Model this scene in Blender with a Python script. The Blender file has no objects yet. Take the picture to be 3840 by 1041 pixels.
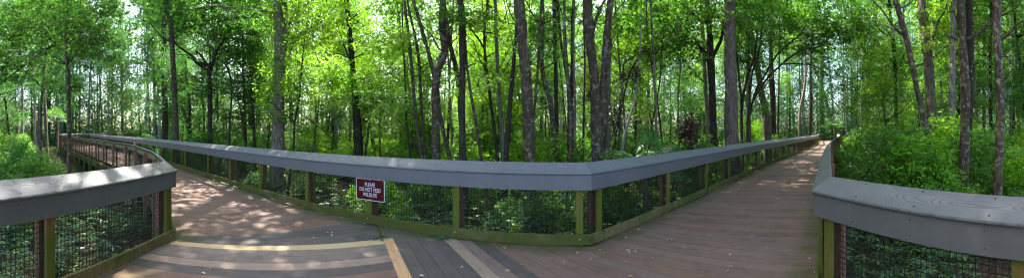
import bpy, bmesh, math, random
import numpy as np
from mathutils import Vector, Matrix
S = bpy.context.scene
COL = S.collection
PI = math.pi
random.seed(7)
EYE = 1.65
F = 3840 / PI          # pixels per radian of the wide panorama, used once to turn measured bearings into metres
HOR = 489.0
GZ = -0.95             # forest floor under the raised boardwalk

# ------------------------------------------------------------------ helpers
def link(o, parent=None):
    COL.objects.link(o)
    if parent is not None:
        o.parent = parent
    return o

def tag(o, label=None, cat=None, group=None, kind=None):
    if label: o['label'] = label
    if cat: o['category'] = cat
    if group: o['group'] = group
    if kind: o['kind'] = kind
    return o

def empty(name, loc=(0, 0, 0), rz=0.0):
    o = bpy.data.objects.new(name, None)
    o.empty_display_size = 0.2
    o.location = loc
    o.rotation_euler = (0, 0, rz)
    return link(o)

def mesh_from(name, V, Fc, mats, mi=None, smooth=False):
    me = bpy.data.meshes.new(name)
    V = np.asarray(V, dtype=np.float32)
    if isinstance(Fc, np.ndarray):
        n = Fc.shape[0]; k = Fc.shape[1]
        me.vertices.add(len(V)); me.vertices.foreach_set('co', V.ravel())
        me.loops.add(n * k); me.loops.foreach_set('vertex_index', Fc.astype(np.int32).ravel())
        me.polygons.add(n)
        me.polygons.foreach_set('loop_start', np.arange(0, n * k, k, dtype=np.int32))
        me.polygons.foreach_set('loop_total', np.full(n, k, dtype=np.int32))
        me.update(calc_edges=True)
    else:
        me.from_pydata([tuple(map(float, v)) for v in V], [], Fc)
        me.update()
    for m in (mats if isinstance(mats, (list, tuple)) else [mats]):
        me.materials.append(m)
    if mi is not None:
        me.polygons.foreach_set('material_index', np.asarray(mi, dtype=np.int32))
    me.polygons.foreach_set('use_smooth', np.full(len(me.polygons), bool(smooth)))
    return me

def add(name, me, parent=None, loc=None):
    o = bpy.data.objects.new(name, me)
    if loc is not None: o.location = loc
    return link(o, parent)

class MB:
    """collects boxes, prisms and tubes for ONE mesh"""
    def __init__(s): s.v = []; s.f = []; s.m = []
    def quadbox(s, P, m=0):
        b = len(s.v); s.v += [tuple(p) for p in P]
        for q in ((0, 3, 2, 1), (4, 5, 6, 7), (0, 1, 5, 4), (1, 2, 6, 5), (2, 3, 7, 6), (3, 0, 4, 7)):
            s.f.append(tuple(b + i for i in q)); s.m.append(m)
    def box(s, x0, x1, y0, y1, z0, z1, m=0):
        s.quadbox([(x0, y0, z0), (x1, y0, z0), (x1, y1, z0), (x0, y1, z0), (x0, y0, z1), (x1, y0, z1), (x1, y1, z1), (x0, y1, z1)], m)
    def obox(s, c, u, hu, w, hw, z0, z1, m=0):
        """box centred at 2d point c, half sizes hu along u and hw along w"""
        P = []
        for z in (z0, z1):
            for a, b in ((-1, -1), (1, -1), (1, 1), (-1, 1)):
                P.append((c[0] + u[0] * hu * a + w[0] * hw * b, c[1] + u[1] * hu * a + w[1] * hw * b, z))
        s.quadbox(P, m)
    def prism(s, A, B, m=0):
        """closed profile A (list of 3d points) joined to profile B"""
        b = len(s.v); n = len(A); s.v += [tuple(p) for p in A] + [tuple(p) for p in B]
        for i in range(n):
            j = (i + 1) % n
            s.f.append((b + i, b + j, b + n + j, b + n + i)); s.m.append(m)
        s.f.append(tuple(b + i for i in reversed(range(n)))); s.m.append(m)
        s.f.append(tuple(b + n + i for i in range(n))); s.m.append(m)
    def tube(s, pts, rad, n=8, m=0, jit=0.0, rng=random):
        b0 = len(s.v); pts = [Vector(p) for p in pts]; N = len(pts); prev = None
        for i, p in enumerate(pts):
            t = (pts[min(i + 1, N - 1)] - pts[max(i - 1, 0)])
            if t.length < 1e-6: t = Vector((0, 0, 1))
            t.normalize()
            ref = Vector((1, 0, 0)) if abs(t.x) < .9 else Vector((0, 1, 0))
            if prev is None: u = t.cross(ref).normalized()
            else:
                u = prev - t * prev.dot(t)
                u = u.normalized() if u.length > 1e-5 else t.cross(ref).normalized()
            prev = u; w = t.cross(u)
            for k in range(n):
                a = 2 * PI * k / n; r = rad[i] * (1 + (rng.uniform(-jit, jit) if jit else 0))
                s.v.append(tuple(p + (u * math.cos(a) + w * math.sin(a)) * r))
        for i in range(N - 1):
            for k in range(n):
                k2 = (k + 1) % n; a = b0 + i * n
                s.f.append((a + k, a + k2, a + n + k2, a + n + k)); s.m.append(m)
        s.f.append(tuple(b0 + k for k in reversed(range(n)))); s.m.append(m)
        s.f.append(tuple(b0 + (N - 1) * n + k for k in range(n))); s.m.append(m)
    def mesh(s, name, mats, smooth=False):
        me = mesh_from(name, s.v, s.f, mats, None, smooth)
        me.polygons.foreach_set('material_index', np.array(s.m, dtype=np.int32))
        return me
    def build(s, name, mats, parent=None, smooth=False):
        return add(name, s.mesh(name, mats, smooth), parent)

def smooth_path(P, per=4):
    """Catmull-Rom through points (tuples of any length)"""
    P = [np.array(p, float) for p in P]
    if len(P) < 3:
        return [tuple(P[0] + (P[-1] - P[0]) * t / per) for t in range(per + 1)]
    Q = [2 * P[0] - P[1]] + P + [2 * P[-1] - P[-2]]; out = []
    for i in range(1, len(Q) - 2):
        a, b, c, d = Q[i - 1:i + 3]
        for k in range(per):
            t = k / per
            out.append(0.5 * ((2 * b) + (-a + c) * t + (2 * a - 5 * b + 4 * c - d) * t * t + (-a + 3 * b - 3 * c + d) * t ** 3))
    out.append(P[-1])
    return [tuple(o) for o in out]

# ------------------------------------------------------------------ materials
def nt(name):
    m = bpy.data.materials.new(name); m.use_nodes = True
    t = m.node_tree; t.nodes.clear()
    return m, t, t.nodes, t.links

def N(t, typ, **kw):
    n = t.nodes.new(typ)
    for k, v in kw.items():
        if k.startswith('i_'):
            n.inputs[k[2:].replace('_', ' ')].default_value = v
        else: setattr(n, k, v)
    return n

def ramp(t, src, stops):
    r = t.nodes.new('ShaderNodeValToRGB'); e = r.color_ramp.elements
    while len(e) < len(stops): e.new(0.5)
    for i, (p, c) in enumerate(stops):
        e[i].position = p; e[i].color = (*c, 1) if len(c) == 3 else c
    t.links.new(src, r.inputs[0]); return r.outputs[0]

def mixc(t, fac, a, b, mode='MIX'):
    m = t.nodes.new('ShaderNodeMix'); m.data_type = 'RGBA'; m.blend_type = mode
    for s, v in ((0, fac), (6, a), (7, b)):
        if hasattr(v, 'links') or hasattr(v, 'is_linked'): t.links.new(v, m.inputs[s])
        else: m.inputs[s].default_value = v if s == 0 else ((*v, 1) if len(v) == 3 else v)
    return m.outputs[2]

def coords(t, scale=(1, 1, 1), kind='Object'):
    tc = t.nodes.new('ShaderNodeTexCoord'); mp = t.nodes.new('ShaderNodeMapping')
    mp.inputs['Scale'].default_value = scale
    t.links.new(tc.outputs[kind], mp.inputs[0]); return mp.outputs[0]

def noise(t, vec, scale, detail=4, rough=0.55, dist=0.0):
    n = t.nodes.new('ShaderNodeTexNoise'); n.inputs['Scale'].default_value = scale
    n.inputs['Detail'].default_value = detail; n.inputs['Roughness'].default_value = rough
    n.inputs['Distortion'].default_value = dist
    t.links.new(vec, n.inputs['Vector']); return n.outputs['Fac']

def mathn(t, op, a, b=None, clamp=False):
    m = t.nodes.new('ShaderNodeMath'); m.operation = op; m.use_clamp = clamp
    for i, v in enumerate((a, b)):
        if v is None: continue
        if hasattr(v, 'is_linked'): t.links.new(v, m.inputs[i])
        else: m.inputs[i].default_value = v
    return m.outputs[0]

def finish(t, color, rough=0.8, bump=None, bdist=0.005, bstr=0.6, spec=0.3):
    p = t.nodes.new('ShaderNodeBsdfPrincipled'); o = t.nodes.new('ShaderNodeOutputMaterial')
    if hasattr(color, 'is_linked'): t.links.new(color, p.inputs['Base Color'])
    else: p.inputs['Base Color'].default_value = (*color, 1)
    if hasattr(rough, 'is_linked'): t.links.new(rough, p.inputs['Roughness'])
    else: p.inputs['Roughness'].default_value = rough
    p.inputs['Specular IOR Level'].default_value = spec
    if bump is not None:
        b = t.nodes.new('ShaderNodeBump'); b.inputs['Strength'].default_value = bstr
        b.inputs['Distance'].default_value = bdist
        t.links.new(bump, b.inputs['Height']); t.links.new(b.outputs[0], p.inputs['Normal'])
    t.links.new(p.outputs[0], o.inputs[0])

def leaf_material(name, refl, trans, tmix=0.5, var=0.35):
    m, t, n, l = nt(name)
    geo = n.new('ShaderNodeNewGeometry'); oi = n.new('ShaderNodeObjectInfo')
    rnd = geo.outputs['Random Per Island']
    v = mathn(t, 'ADD', mathn(t, 'MULTIPLY', rnd, var * 2), 1 - var)
    def col(c):
        a = mixc(t, 1.0, c, oi.outputs['Color'], 'MULTIPLY')
        h = n.new('ShaderNodeHueSaturation'); l.new(a, h.inputs['Color']); l.new(v, h.inputs['Value'])
        hh = mathn(t, 'ADD', mathn(t, 'MULTIPLY', rnd, 0.03), 0.485); l.new(hh, h.inputs['Hue'])
        return h.outputs[0]
    p = n.new('ShaderNodeBsdfPrincipled'); p.inputs['Roughness'].default_value = 0.42
    p.inputs['Specular IOR Level'].default_value = 0.45
    l.new(col(refl), p.inputs['Base Color'])
    tr = n.new('ShaderNodeBsdfTranslucent'); l.new(col(trans), tr.inputs['Color'])
    mx = n.new('ShaderNodeMixShader'); mx.inputs[0].default_value = tmix
    l.new(p.outputs[0], mx.inputs[1]); l.new(tr.outputs[0], mx.inputs[2])
    o = n.new('ShaderNodeOutputMaterial'); l.new(mx.outputs[0], o.inputs[0])
    return m

def bark_material(name, c0, c1, c2, lichen=0.5, lichen_col=(0.42, 0.45, 0.40), moss=(0.06, 0.09, 0.02), mossamt=0.4, ridge=1.0):
    m, t, n, l = nt(name)
    oi = n.new('ShaderNodeObjectInfo')
    v = coords(t, (1, 1, 1)); vs = coords(t, (9, 9, 1.6))
    a = noise(t, vs, 2.2, 6, 0.65, 0.4)
    base = ramp(t, a, [(0.3, c0), (0.52, c1), (0.75, c2)])
    mo = noise(t, v, 1.4, 4, 0.6)
    base = mixc(t, ramp(t, mo, [(0.62 - mossamt * .25, (0, 0, 0)), (0.78, (0.8, 0.8, 0.8))]), base, moss)
    li = noise(t, v, 8.5, 6, 0.66); 
    base = mixc(t, ramp(t, li, [(0.66 - lichen * .16, (0, 0, 0)), (0.70 - lichen * .12, (0.85, 0.85, 0.85))]), base, lichen_col)
    g = mixc(t, 1.0, base, oi.outputs['Color'], 'MULTIPLY')
    finish(t, g, 0.92, mathn(t, 'ADD', a, mathn(t, 'MULTIPLY', li, .3)), 0.03 * ridge, 0.9, 0.15)
    return m

M = {}
M['leaf'] = leaf_material('leaf', (0.045, 0.115, 0.018), (0.12, 0.32, 0.028), 0.46, .5)
M['glossy_leaf'] = leaf_material('glossy_leaf', (0.06, 0.14, 0.04), (0.12, 0.28, 0.03), 0.35, 0.4)
M['dead_leaf'] = leaf_material('dead_leaf', (0.07, 0.046, 0.024), (0.05, 0.032, 0.014), 0.25)
M['moss'] = leaf_material('hanging_moss', (0.20, 0.22, 0.17), (0.14, 0.16, 0.10), 0.35, 0.3)
M['bark_dark'] = bark_material('bark_dark', (0.012, 0.009, 0.007), (0.035, 0.027, 0.02), (0.075, 0.06, 0.045), 0.15)
M['bark_lichen'] = bark_material('bark_lichen', (0.022, 0.015, 0.010), (0.058, 0.040, 0.026), (0.115, 0.086, 0.058), 0.8, (0.155, 0.158, 0.118))
M['bark_brown'] = bark_material('bark_brown', (0.035, 0.027, 0.020), (0.12, 0.095, 0.073), (0.23, 0.187, 0.148), 0.1, mossamt=0.2, ridge=1.4)
M['bark_pale'] = bark_material('bark_pale', (0.06, 0.055, 0.048), (0.15, 0.14, 0.12), (0.25, 0.235, 0.21), 0.3, mossamt=0.15)

def mat_floor():
    m, t, n, l = nt('forest_floor')
    v = coords(t)
    a = noise(t, v, 9, 8, 0.7); b = noise(t, v, 0.35, 4, 0.6)
    c = ramp(t, a, [(0.3, (0.012, 0.008, 0.005)), (0.5, (0.05, 0.03, 0.018)), (0.62, (0.12, 0.075, 0.045)), (0.72, (0.045, 0.055, 0.02))])
    c = mixc(t, ramp(t, b, [(0.42, (0, 0, 0)), (0.6, (.8, .8, .8))]), c, (0.03, 0.055, 0.014))
    finish(t, c, 0.95, a, 0.06, 1.0, 0.1); return m
M['floor'] = mat_floor()

def mat_cap(name='cap_board', base=(0.128, 0.129, 0.131), grain=True):
    # composite board embossed with wood grain, running along local x
    m, t, n, l = nt(name)
    v = coords(t, (1, 1, 1), 'UV')
    sp_ = n.new('ShaderNodeSeparateXYZ'); l.new(v, sp_.inputs[0])
    mp = n.new('ShaderNodeMapping'); mp.inputs['Scale'].default_value = (1.0, 3.0, 1); l.new(v, mp.inputs[0])
    wob = noise(t, mp.outputs[0], 2.2, 2, .5); swing = mathn(t, 'MULTIPLY', mathn(t, 'SINE', mathn(t, 'MULTIPLY', sp_.outputs[0], 2.9)), 5.0)
    yc = mathn(t, 'SUBTRACT', sp_.outputs[1], .1)
    f_ = mathn(t, 'ADD', mathn(t, 'ADD', mathn(t, 'MULTIPLY', sp_.outputs[0], 15.0), swing), mathn(t, 'ADD', mathn(t, 'MULTIPLY', mathn(t, 'MULTIPLY', yc, yc), 900.0), mathn(t, 'MULTIPLY', wob, 6.0)))
    rings = mathn(t, 'FRACT', f_)
    line = ramp(t, rings, [(0.0, (0, 0, 0)), (0.22, (1, 1, 1)), (0.78, (1, 1, 1)), (1.0, (0, 0, 0))])
    d = noise(t, coords(t), 3.0, 6, 0.65)
    c = mixc(t, ramp(t, d, [(0.35, (0, 0, 0)), (0.7, (1, 1, 1))]), tuple(x * 0.9 for x in base), tuple(x * 1.1 for x in base))
    w = noise(t, coords(t, (1, 1, 4)), 6.0, 5, 0.7)
    c = mixc(t, ramp(t, w, [(0.56, (0, 0, 0)), (0.78, (.4, .4, .4))]), c, (base[0] * .62, base[1] * .6, base[2] * .5))
    if grain:
        c = mixc(t, mixc(t, 1.0, line, (1, 1, 1), 'MULTIPLY'), (base[0] * .58, base[1] * .58, base[2] * .58), c)
        h = line
    else:
        h = noise(t, coords(t, (1, 1, 8)), 12, 4)
    finish(t, c, 0.5, h, 0.003, 0.55 if grain else 0.15, 0.4); return m
M['cap'] = mat_cap()
M['fascia'] = mat_cap('fascia_board', (0.108, 0.106, 0.106), False)

def mat_wood(name, c0, c1, algae=0.5, topz=0.5, algae_col=(0.085, 0.125, 0.012)):
    m, t, n, l = nt(name)
    oi = n.new('ShaderNodeObjectInfo')
    v = coords(t, (14, 14, 1.2)); a = noise(t, v, 3.0, 5, 0.6, 0.6)
    c = ramp(t, a, [(0.3, c0), (0.7, c1)])
    v2 = coords(t)
    b = noise(t, v2, 3.2, 5, 0.6)
    sep = n.new('ShaderNodeSeparateXYZ'); l.new(v2, sep.inputs[0])
    hz = mathn(t, 'MULTIPLY', mathn(t, 'SUBTRACT', topz, sep.outputs[2]), 0.9)
    k = mathn(t, 'ADD', mathn(t, 'ADD', b, mathn(t, 'MULTIPLY', hz, .35)), mathn(t, 'MULTIPLY', oi.outputs['Random'], .28))
    c = mixc(t, ramp(t, k, [(0.72 - algae * .3, (0, 0, 0)), (0.98 - algae * .3, (.9, .9, .9))]), c, algae_col)
    d = noise(t, v2, 7, 4)
    c = mixc(t, ramp(t, d, [(0.6, (0, 0, 0)), (0.78, (.7, .7, .7))]), c, (0.03, 0.03, 0.012))
    finish(t, c, 0.85, a, 0.004, 0.5, 0.2); return m
M['post'] = mat_wood('treated_post', (0.12, 0.06, 0.024), (0.23, 0.13, 0.055), .85, .7, (0.075, 0.10, 0.010))
M['rear_post'] = mat_wood('weathered_post', (0.10, 0.045, 0.025), (0.20, 0.105, 0.06), -0.1)
M['rail_wood'] = mat_wood('mossy_rail', (0.09, 0.07, 0.03), (0.19, 0.15, 0.065), 0.5, 0.4, (0.056, 0.070, 0.008))
M['frame_wood'] = mat_wood('frame_wood', (0.05, 0.04, 0.02), (0.11, 0.085, 0.045), 0.5, 0.0, (0.05, 0.075, 0.012))

def mat_deck(name, c0, c1, stain=0.5, green=True):
    m, t, n, l = nt(name)
    geo = n.new('ShaderNodeNewGeometry'); r = geo.outputs['Random Per Island']
    v = coords(t, (1, 1, 1), 'UV')
    mp = n.new('ShaderNodeMapping'); mp.inputs['Scale'].default_value = (1.3, 26, 1); l.new(v, mp.inputs[0])
    cmb = n.new('ShaderNodeCombineXYZ'); l.new(mathn(t, 'MULTIPLY', r, 40), cmb.inputs[2])
    va = n.new('ShaderNodeVectorMath'); va.operation = 'ADD'; l.new(mp.outputs[0], va.inputs[0]); l.new(cmb.outputs[0], va.inputs[1])
    a = noise(t, va.outputs[0], 1.6, 6, 0.68, 0.5)
    c = ramp(t, a, [(0.24, c0), (0.76, c1)])
    hs = n.new('ShaderNodeHueSaturation'); l.new(c, hs.inputs['Color'])
    l.new(mathn(t, 'ADD', mathn(t, 'MULTIPLY', r, 0.34), 0.83), hs.inputs['Value'])
    l.new(mathn(t, 'ADD', mathn(t, 'MULTIPLY', mathn(t, 'FRACT', mathn(t, 'MULTIPLY', r, 7.3)), 0.3), 0.8), hs.inputs['Saturation'])
    c = hs.outputs[0]
    w = noise(t, coords(t), 1.3, 6, 0.65)
    c = mixc(t, ramp(t, w, [(0.35, (0, 0, 0)), (0.7, (stain, stain, stain))]), c, (c1[0] * 1.15, c1[1] * 1.15, c1[2] * 1.2))
    w2 = noise(t, coords(t), 4.5, 7, 0.72)
    c = mixc(t, ramp(t, w2, [(0.52, (0, 0, 0)), (0.72, (.6, .6, .6))]), c, (c0[0] * .6, c0[1] * .6, c0[2] * .6))
    if green:   # algae that grows in patches on the boards along the edges of the walk
        at = n.new('ShaderNodeAttribute'); at.attribute_name = 'edge'
        g = mathn(t, 'ADD', at.outputs['Fac'], mathn(t, 'MULTIPLY', mathn(t, 'SUBTRACT', noise(t, coords(t), 2.6, 5, .65), 0.5), 1.3))
        c = mixc(t, ramp(t, g, [(0.55, (0, 0, 0)), (1.0, (.85, .85, .85))]), c, (0.055, 0.07, 0.012))
    finish(t, c, 0.75, a, 0.0015, 0.25, 0.3); return m
M['deck'] = mat_deck('deck_board', (0.090, 0.050, 0.036), (0.190, 0.114, 0.082))
M['deck_grey'] = mat_deck('deck_board_grey', (0.052, 0.041, 0.036), (0.108, 0.088, 0.078))
M['deck_new'] = mat_deck('deck_board_new', (0.40, 0.21, 0.09), (0.56, 0.33, 0.15), 0.1, False)
M['deck_pale'] = mat_deck('deck_board_pale', (0.50, 0.33, 0.15), (0.62, 0.43, 0.21), 0.1, False)
M['deck_tan'] = mat_deck('deck_board_tan', (0.18, 0.125, 0.08), (0.31, 0.22, 0.145), 0.1, False)
M['deck_half'] = mat_deck('deck_board_half_worn', (0.21, 0.13, 0.086), (0.31, 0.205, 0.14), 0.1, False)
M['deck_worn'] = mat_deck('deck_board_worn', (0.11, 0.078, 0.062), (0.20, 0.145, 0.115), 0.1, False)

def flat(name, c, rough=0.6, metal=0.0, spec=.4):
    m, t, n, l = nt(name)
    v = coords(t); a = noise(t, v, 18, 4)
    col = mixc(t, ramp(t, a, [(.35, (0, 0, 0)), (.7, (1, 1, 1))]), tuple(x * .85 for x in c), tuple(min(1, x * 1.1) for x in c))
    finish(t, col, rough, None, spec=spec)
    n['Principled BSDF'].inputs['Metallic'].default_value = metal if 'Principled BSDF' in n else 0
    return m
M['wire'] = flat('coated_wire', (0.012, 0.012, 0.012), 0.5)
M['sign_red'] = flat('sign_red', (0.065, 0.003, 0.004), 0.45, 0, .2)
M['sign_white'] = flat('sign_white', (0.62, 0.62, 0.62), 0.4)
M['bolt'] = flat('bolt_metal', (0.35, 0.35, 0.33), 0.4, 0.8)
M['screw'] = flat('screw_dark', (0.02, 0.018, 0.016), 0.6)
M['dry_leaf'] = flat('fallen_leaf_tan', (0.42, 0.28, 0.14), 0.7)
M['dry_pale'] = flat('fallen_leaf_pale', (0.55, 0.48, 0.34), 0.7)

# ------------------------------------------------------------------ plan of the boardwalk (metres, camera over the origin)
FL = [(1.12, 4.45), (-3.6, 5.36), (-9.3, 6.75), (-11.9, 7.35), (-17.5, 8.5), (-23.3, 9.5), (-32, 10.8), (-43, 12.2), (-46.5, 16), (-57, 32), (-70, 47)]
FR = [(1.12, 4.45), (3.0, 5.75), (7.0, 8.38), (10.2, 10.35), (16.5, 14.0), (22.8, 17.6), (27.5, 20.4), (32, 23.3), (37, 27), (44, 31.8), (50, 33.8), (57, 33)]
RR = [(2.09, 0.0), (2.58, 1.97), (6.3, 4.5), (10.25, 7.13), (15, 10.1), (23.3, 15.06), (28.6, 18.3), (33, 21.3), (38, 24.6), (45, 28.6), (51, 30.2), (57, 29.6)]
RB = [(0.9, -5.0), (2.09, 0.0)]
LL = [(-2.83, 0.0), (-4.19, 2.54), (-6.5, 3.5), (-10.0, 4.5), (-16.5, 5.1), (-25, 5.8), (-34, 6.7), (-41, 7.7), (-47.5, 9.6), (-52, 15), (-62, 31), (-75, 46)]
LB = [(-0.2, -5.0), (-2.83, 0.0)]

def unit(v): 
    l = math.hypot(*v); return (v[0] / l, v[1] / l)
def offset_poly(P, d, side):
    """mitred offset of polyline P by d to side (+1 left of travel, -1 right)"""
    out = []
    for i, p in enumerate(P):
        ns = []
        if i > 0: u = unit((p[0] - P[i - 1][0], p[1] - P[i - 1][1])); ns.append((-u[1] * side, u[0] * side))
        if i < len(P) - 1: u = unit((P[i + 1][0] - p[0], P[i + 1][1] - p[1])); ns.append((-u[1] * side, u[0] * side))
        if len(ns) == 1: n = ns[0]; k = 1
        else:
            n = unit((ns[0][0] + ns[1][0], ns[0][1] + ns[1][1])); k = 1 / max(.3, n[0] * ns[0][0] + n[1] * ns[0][1])
        out.append((p[0] + n[0] * d * k, p[1] + n[1] * d * k))
    return out

CAPP = [(0.012, 1.020), (0.0, 1.034), (0.0, 1.048), (0.006, 1.058), (0.190, 1.184), (0.196, 1.182), (0.205, 1.170), (0.203, 1.158)]
def sweep(P, side, prof, i, gap=0.0015):
    offs = {}
    for o, z in prof:
        if o not in offs: offs[o] = offset_poly(P, o, side)
    u = unit((P[i + 1][0] - P[i][0], P[i + 1][1] - P[i][1]))
    A = [(offs[o][i][0] + u[0] * gap, offs[o][i][1] + u[1] * gap, z) for o, z in prof]
    B = [(offs[o][i + 1][0] - u[0] * gap, offs[o][i + 1][1] - u[1] * gap, z) for o, z in prof]
    return A, B

def uv_along(me, p0, u, w, seedv):
    uvl = me.uv_layers.new(name='UVMap'); co = me.vertices
    for lp in me.loops:
        c = co[lp.vertex_index].co
        uvl.data[lp.index].uv = ((c.x - p0[0]) * u[0] + (c.y - p0[1]) * u[1] + seedv * 3.7,
                                 (c.x - p0[0]) * w[0] + (c.y - p0[1]) * w[1])

def prof_rect(o0, o1, z0, z1): return [(o0, z0), (o0, z1), (o1, z1), (o1, z0)]

def railing(name, label, P, side, posts, long_far=True, postscale=1.0):
    """P: lip polyline; posts: arc lengths of the posts"""
    root = empty(name, (P[0][0], P[0][1], 0)); tag(root, label, 'railing')
    inv = Matrix.Translation((-P[0][0], -P[0][1], 0))
    def put(nm, mb, mat, smooth=False):
        me = mb.mesh(nm, mat, smooth); me.transform(inv); o = add(nm, me, root); return o
    rs = random.Random(len(name) + int(P[0][0] * 10))
    seg = []; acc = 0
    for i in range(len(P) - 1):
        L = math.hypot(P[i + 1][0] - P[i][0], P[i + 1][1] - P[i][1]); seg.append((acc, L)); acc += L
    for i in range(len(P) - 1):
        u = unit((P[i + 1][0] - P[i][0], P[i + 1][1] - P[i][1])); w = (-u[1] * side, u[0] * side)
        for nm, prof, mat in (('cap_board', CAPP, 'cap'),
                              ('fascia_board', prof_rect(0.022, 0.058, 0.805, 1.026), 'fascia'),
                              ('bottom_rail', prof_rect(0.026, 0.064, 0.035, 0.175), 'rail_wood'),
                              ('outer_board', prof_rect(0.150, 0.186, 0.985, 1.112), 'rail_wood')):
            mb = MB(); A, B = sweep(P, side, prof, i); mb.prism(A, B)
            L = seg[i][1]
            if nm in ('cap_board', 'fascia_board') and (math.hypot(*P[i]) < 12 or math.hypot(*P[i + 1]) < 9):
                x = 0.25 if nm == 'cap_board' else .28      # screw heads driven into the board
                while x < L - .1 and x < 14:
                    if nm == 'cap_board':
                        for o_, z_ in ((0.035, 1.079), (0.165, 1.168)):
                            c = (P[i][0] + u[0] * x + w[0] * o_, P[i][1] + u[1] * x + w[1] * o_)
                            mb.obox(c, u, 0.006, w, 0.006, z_ - .004, z_ + .0025, 1)
                    else:
                        for z_ in (0.855, 0.975):
                            c = (P[i][0] + u[0] * x + w[0] * 0.0215, P[i][1] + u[1] * x + w[1] * 0.0215)
                            mb.obox(c, u, 0.005, w, 0.0015, z_ - .005, z_ + .005, 1)
                    x += 0.6
            me = mb.mesh(nm, [M[mat], M['screw']]); 
            uv_along(me, P[i], u, w, rs.uniform(0, 9)); me.transform(inv); add(nm, me, root)
    # posts and mesh panels
    def at(s):
        for i, (a, L) in enumerate(seg):
            if s <= a + L or i == len(seg) - 1:
                k = s - a; u = unit((P[i + 1][0] - P[i][0], P[i + 1][1] - P[i][1]))
                return (P[i][0] + u[0] * k, P[i][1] + u[1] * k), u, (-u[1] * side, u[0] * side)
    for s in posts:
        p, u, w = at(s)
        mb = MB(); mb.obox((p[0] + w[0] * .084, p[1] + w[1] * .084), u, .052, w, .019, -0.03, 1.05); ip_ = put('inner_post', mb, M['post'])
        mb = MB(); mb.obox((p[0] + w[0] * .227, p[1] + w[1] * .227), u, .056, w, .036, -0.62, 1.10); put('outer_post', mb, M['rear_post'])
        if math.hypot(*p) < 8:
            mb = MB(); q = (p[0] + w[0] * .024, p[1] + w[1] * .024)
            c = Vector((q[0], q[1], 0.11)); d = Vector((-w[0], -w[1], 0))
            mb.tube([c, c + d * .006, c + d * .010], [.013, .012, .006], 8); bo_ = put('bolt_head', mb, M['bolt'], True); bo_.parent = ip_
    # wire mesh: one panel per run between posts
    bounds = [0] + list(posts) + [acc]
    for j in range(len(bounds) - 1):
        a, b = bounds[j], bounds[j + 1]
        if b - a < (.2 if P is CEN else .5): continue
        pa, _, _ = at(a); near = math.hypot(*pa)
        if near > 34: continue
        h = 0.0027
        stepv = 0.0508
        mb = MB(); s = a + stepv / 2
        while s < b:
            p, u, w = at(s)
            wob = rs.uniform(-.002, .002)
            mb.obox((p[0] + w[0] * (.109 + wob), p[1] + w[1] * (.109 + wob)), u, h, w, h, 0.03, 1.0); s += stepv
        z = 0.20
        while z < .82:
            s0 = a
            while s0 < b - 1e-4:
                # split at polyline corners
                s1 = b
                for (q, L) in seg:
                    if s0 + 1e-4 < q < s1: s1 = q
                p0, u0, w0 = at(s0 + 1e-4); p1 = (p0[0] + u0[0] * (s1 - s0), p0[1] + u0[1] * (s1 - s0))
                c = ((p0[0] + p1[0]) / 2 + w0[0] * .1125, (p0[1] + p1[1]) / 2 + w0[1] * .1125)
                mb.obox(c, u0, (s1 - s0) / 2, w0, h, z - h, z + h); s0 = s1
            z += 0.0508
        put('wire_mesh', mb, M['wire'])
    return root

def pl_len(P): return sum(math.hypot(P[i + 1][0] - P[i][0], P[i + 1][1] - P[i][1]) for i in range(len(P) - 1))
def ext(a, L, st=1.78):
    a = list(a)
    while a[-1] + st < L - .2: a.append(a[-1] + st)
    return a
# centre railing: from far left through the corner to far right (travel left -> right, outside is on the left)
CEN = list(reversed(FL)) + FR[1:]
LFL = pl_len(FL)
left_posts = ext([0.18, 2.02, 3.64, 5.27, 7.12, 8.85, 10.55, 12.95], LFL)
right_posts = ext([0.24, 2.4, 4.45, 6.3, 8.2, 10.0, 11.8], pl_len(FR))
railing('railing', 'long grey capped railing with a bend along the far side of the boardwalk', CEN, 1,
        sorted([LFL - s for s in left_posts] + [LFL + s for s in right_posts]))
LEFTP = list(reversed(LL)) + [LB[0]]
LLL = pl_len(LL)
a0 = math.hypot(4.19 - 2.83, 2.54)
lp = [a0 - 0.16, a0 - 2.28] + [a0 + s for s in ext([0.25, 1.55, 3.3], LLL - a0 - .3, 1.75)]
railing('railing', 'grey capped railing at the left whose near end bends sharply at a corner post', LEFTP, -1,
        sorted([LLL - s for s in lp] + [LLL + s for s in ext([1.6], 5.0)]))
RIGHTP = [RB[0]] + RR
q0 = pl_len(RB) + math.hypot(0.49, 1.97)
rp = sorted([q0 - .17, q0 - 1.98, q0 - 3.8] + [q0 + s for s in ext([0.3], pl_len(RR) - 2.2, 1.8)])
railing('railing', 'grey capped railing at the right bending away beside the ferns', RIGHTP, -1, rp)

# ------------------------------------------------------------------ deck planks
FRONT = offset_poly(CEN, 0.14, 1)
BACKL = offset_poly(LEFTP, 0.14, -1)      # far left -> behind camera
BACKR = offset_poly(RIGHTP, 0.14, -1)
def hit(p, d, poly, sgn):
    best = None
    for i in range(len(poly) - 1):
        a, b = poly[i], poly[i + 1]; e = (b[0] - a[0], b[1] - a[1])
        den = d[0] * e[1] - d[1] * e[0]
        if abs(den) < 1e-9: continue
        t = ((a[0] - p[0]) * e[1] - (a[1] - p[1]) * e[0]) / den
        s = ((a[0] - p[0]) * d[1] - (a[1] - p[1]) * d[0]) / den
        if -1e-6 <= s <= 1 + 1e-6 and t * sgn > 1e-4 and (best is None or abs(t) < abs(best)): best = t
    return None if best is None else (p[0] + d[0] * best, p[1] + d[1] * best)

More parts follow.
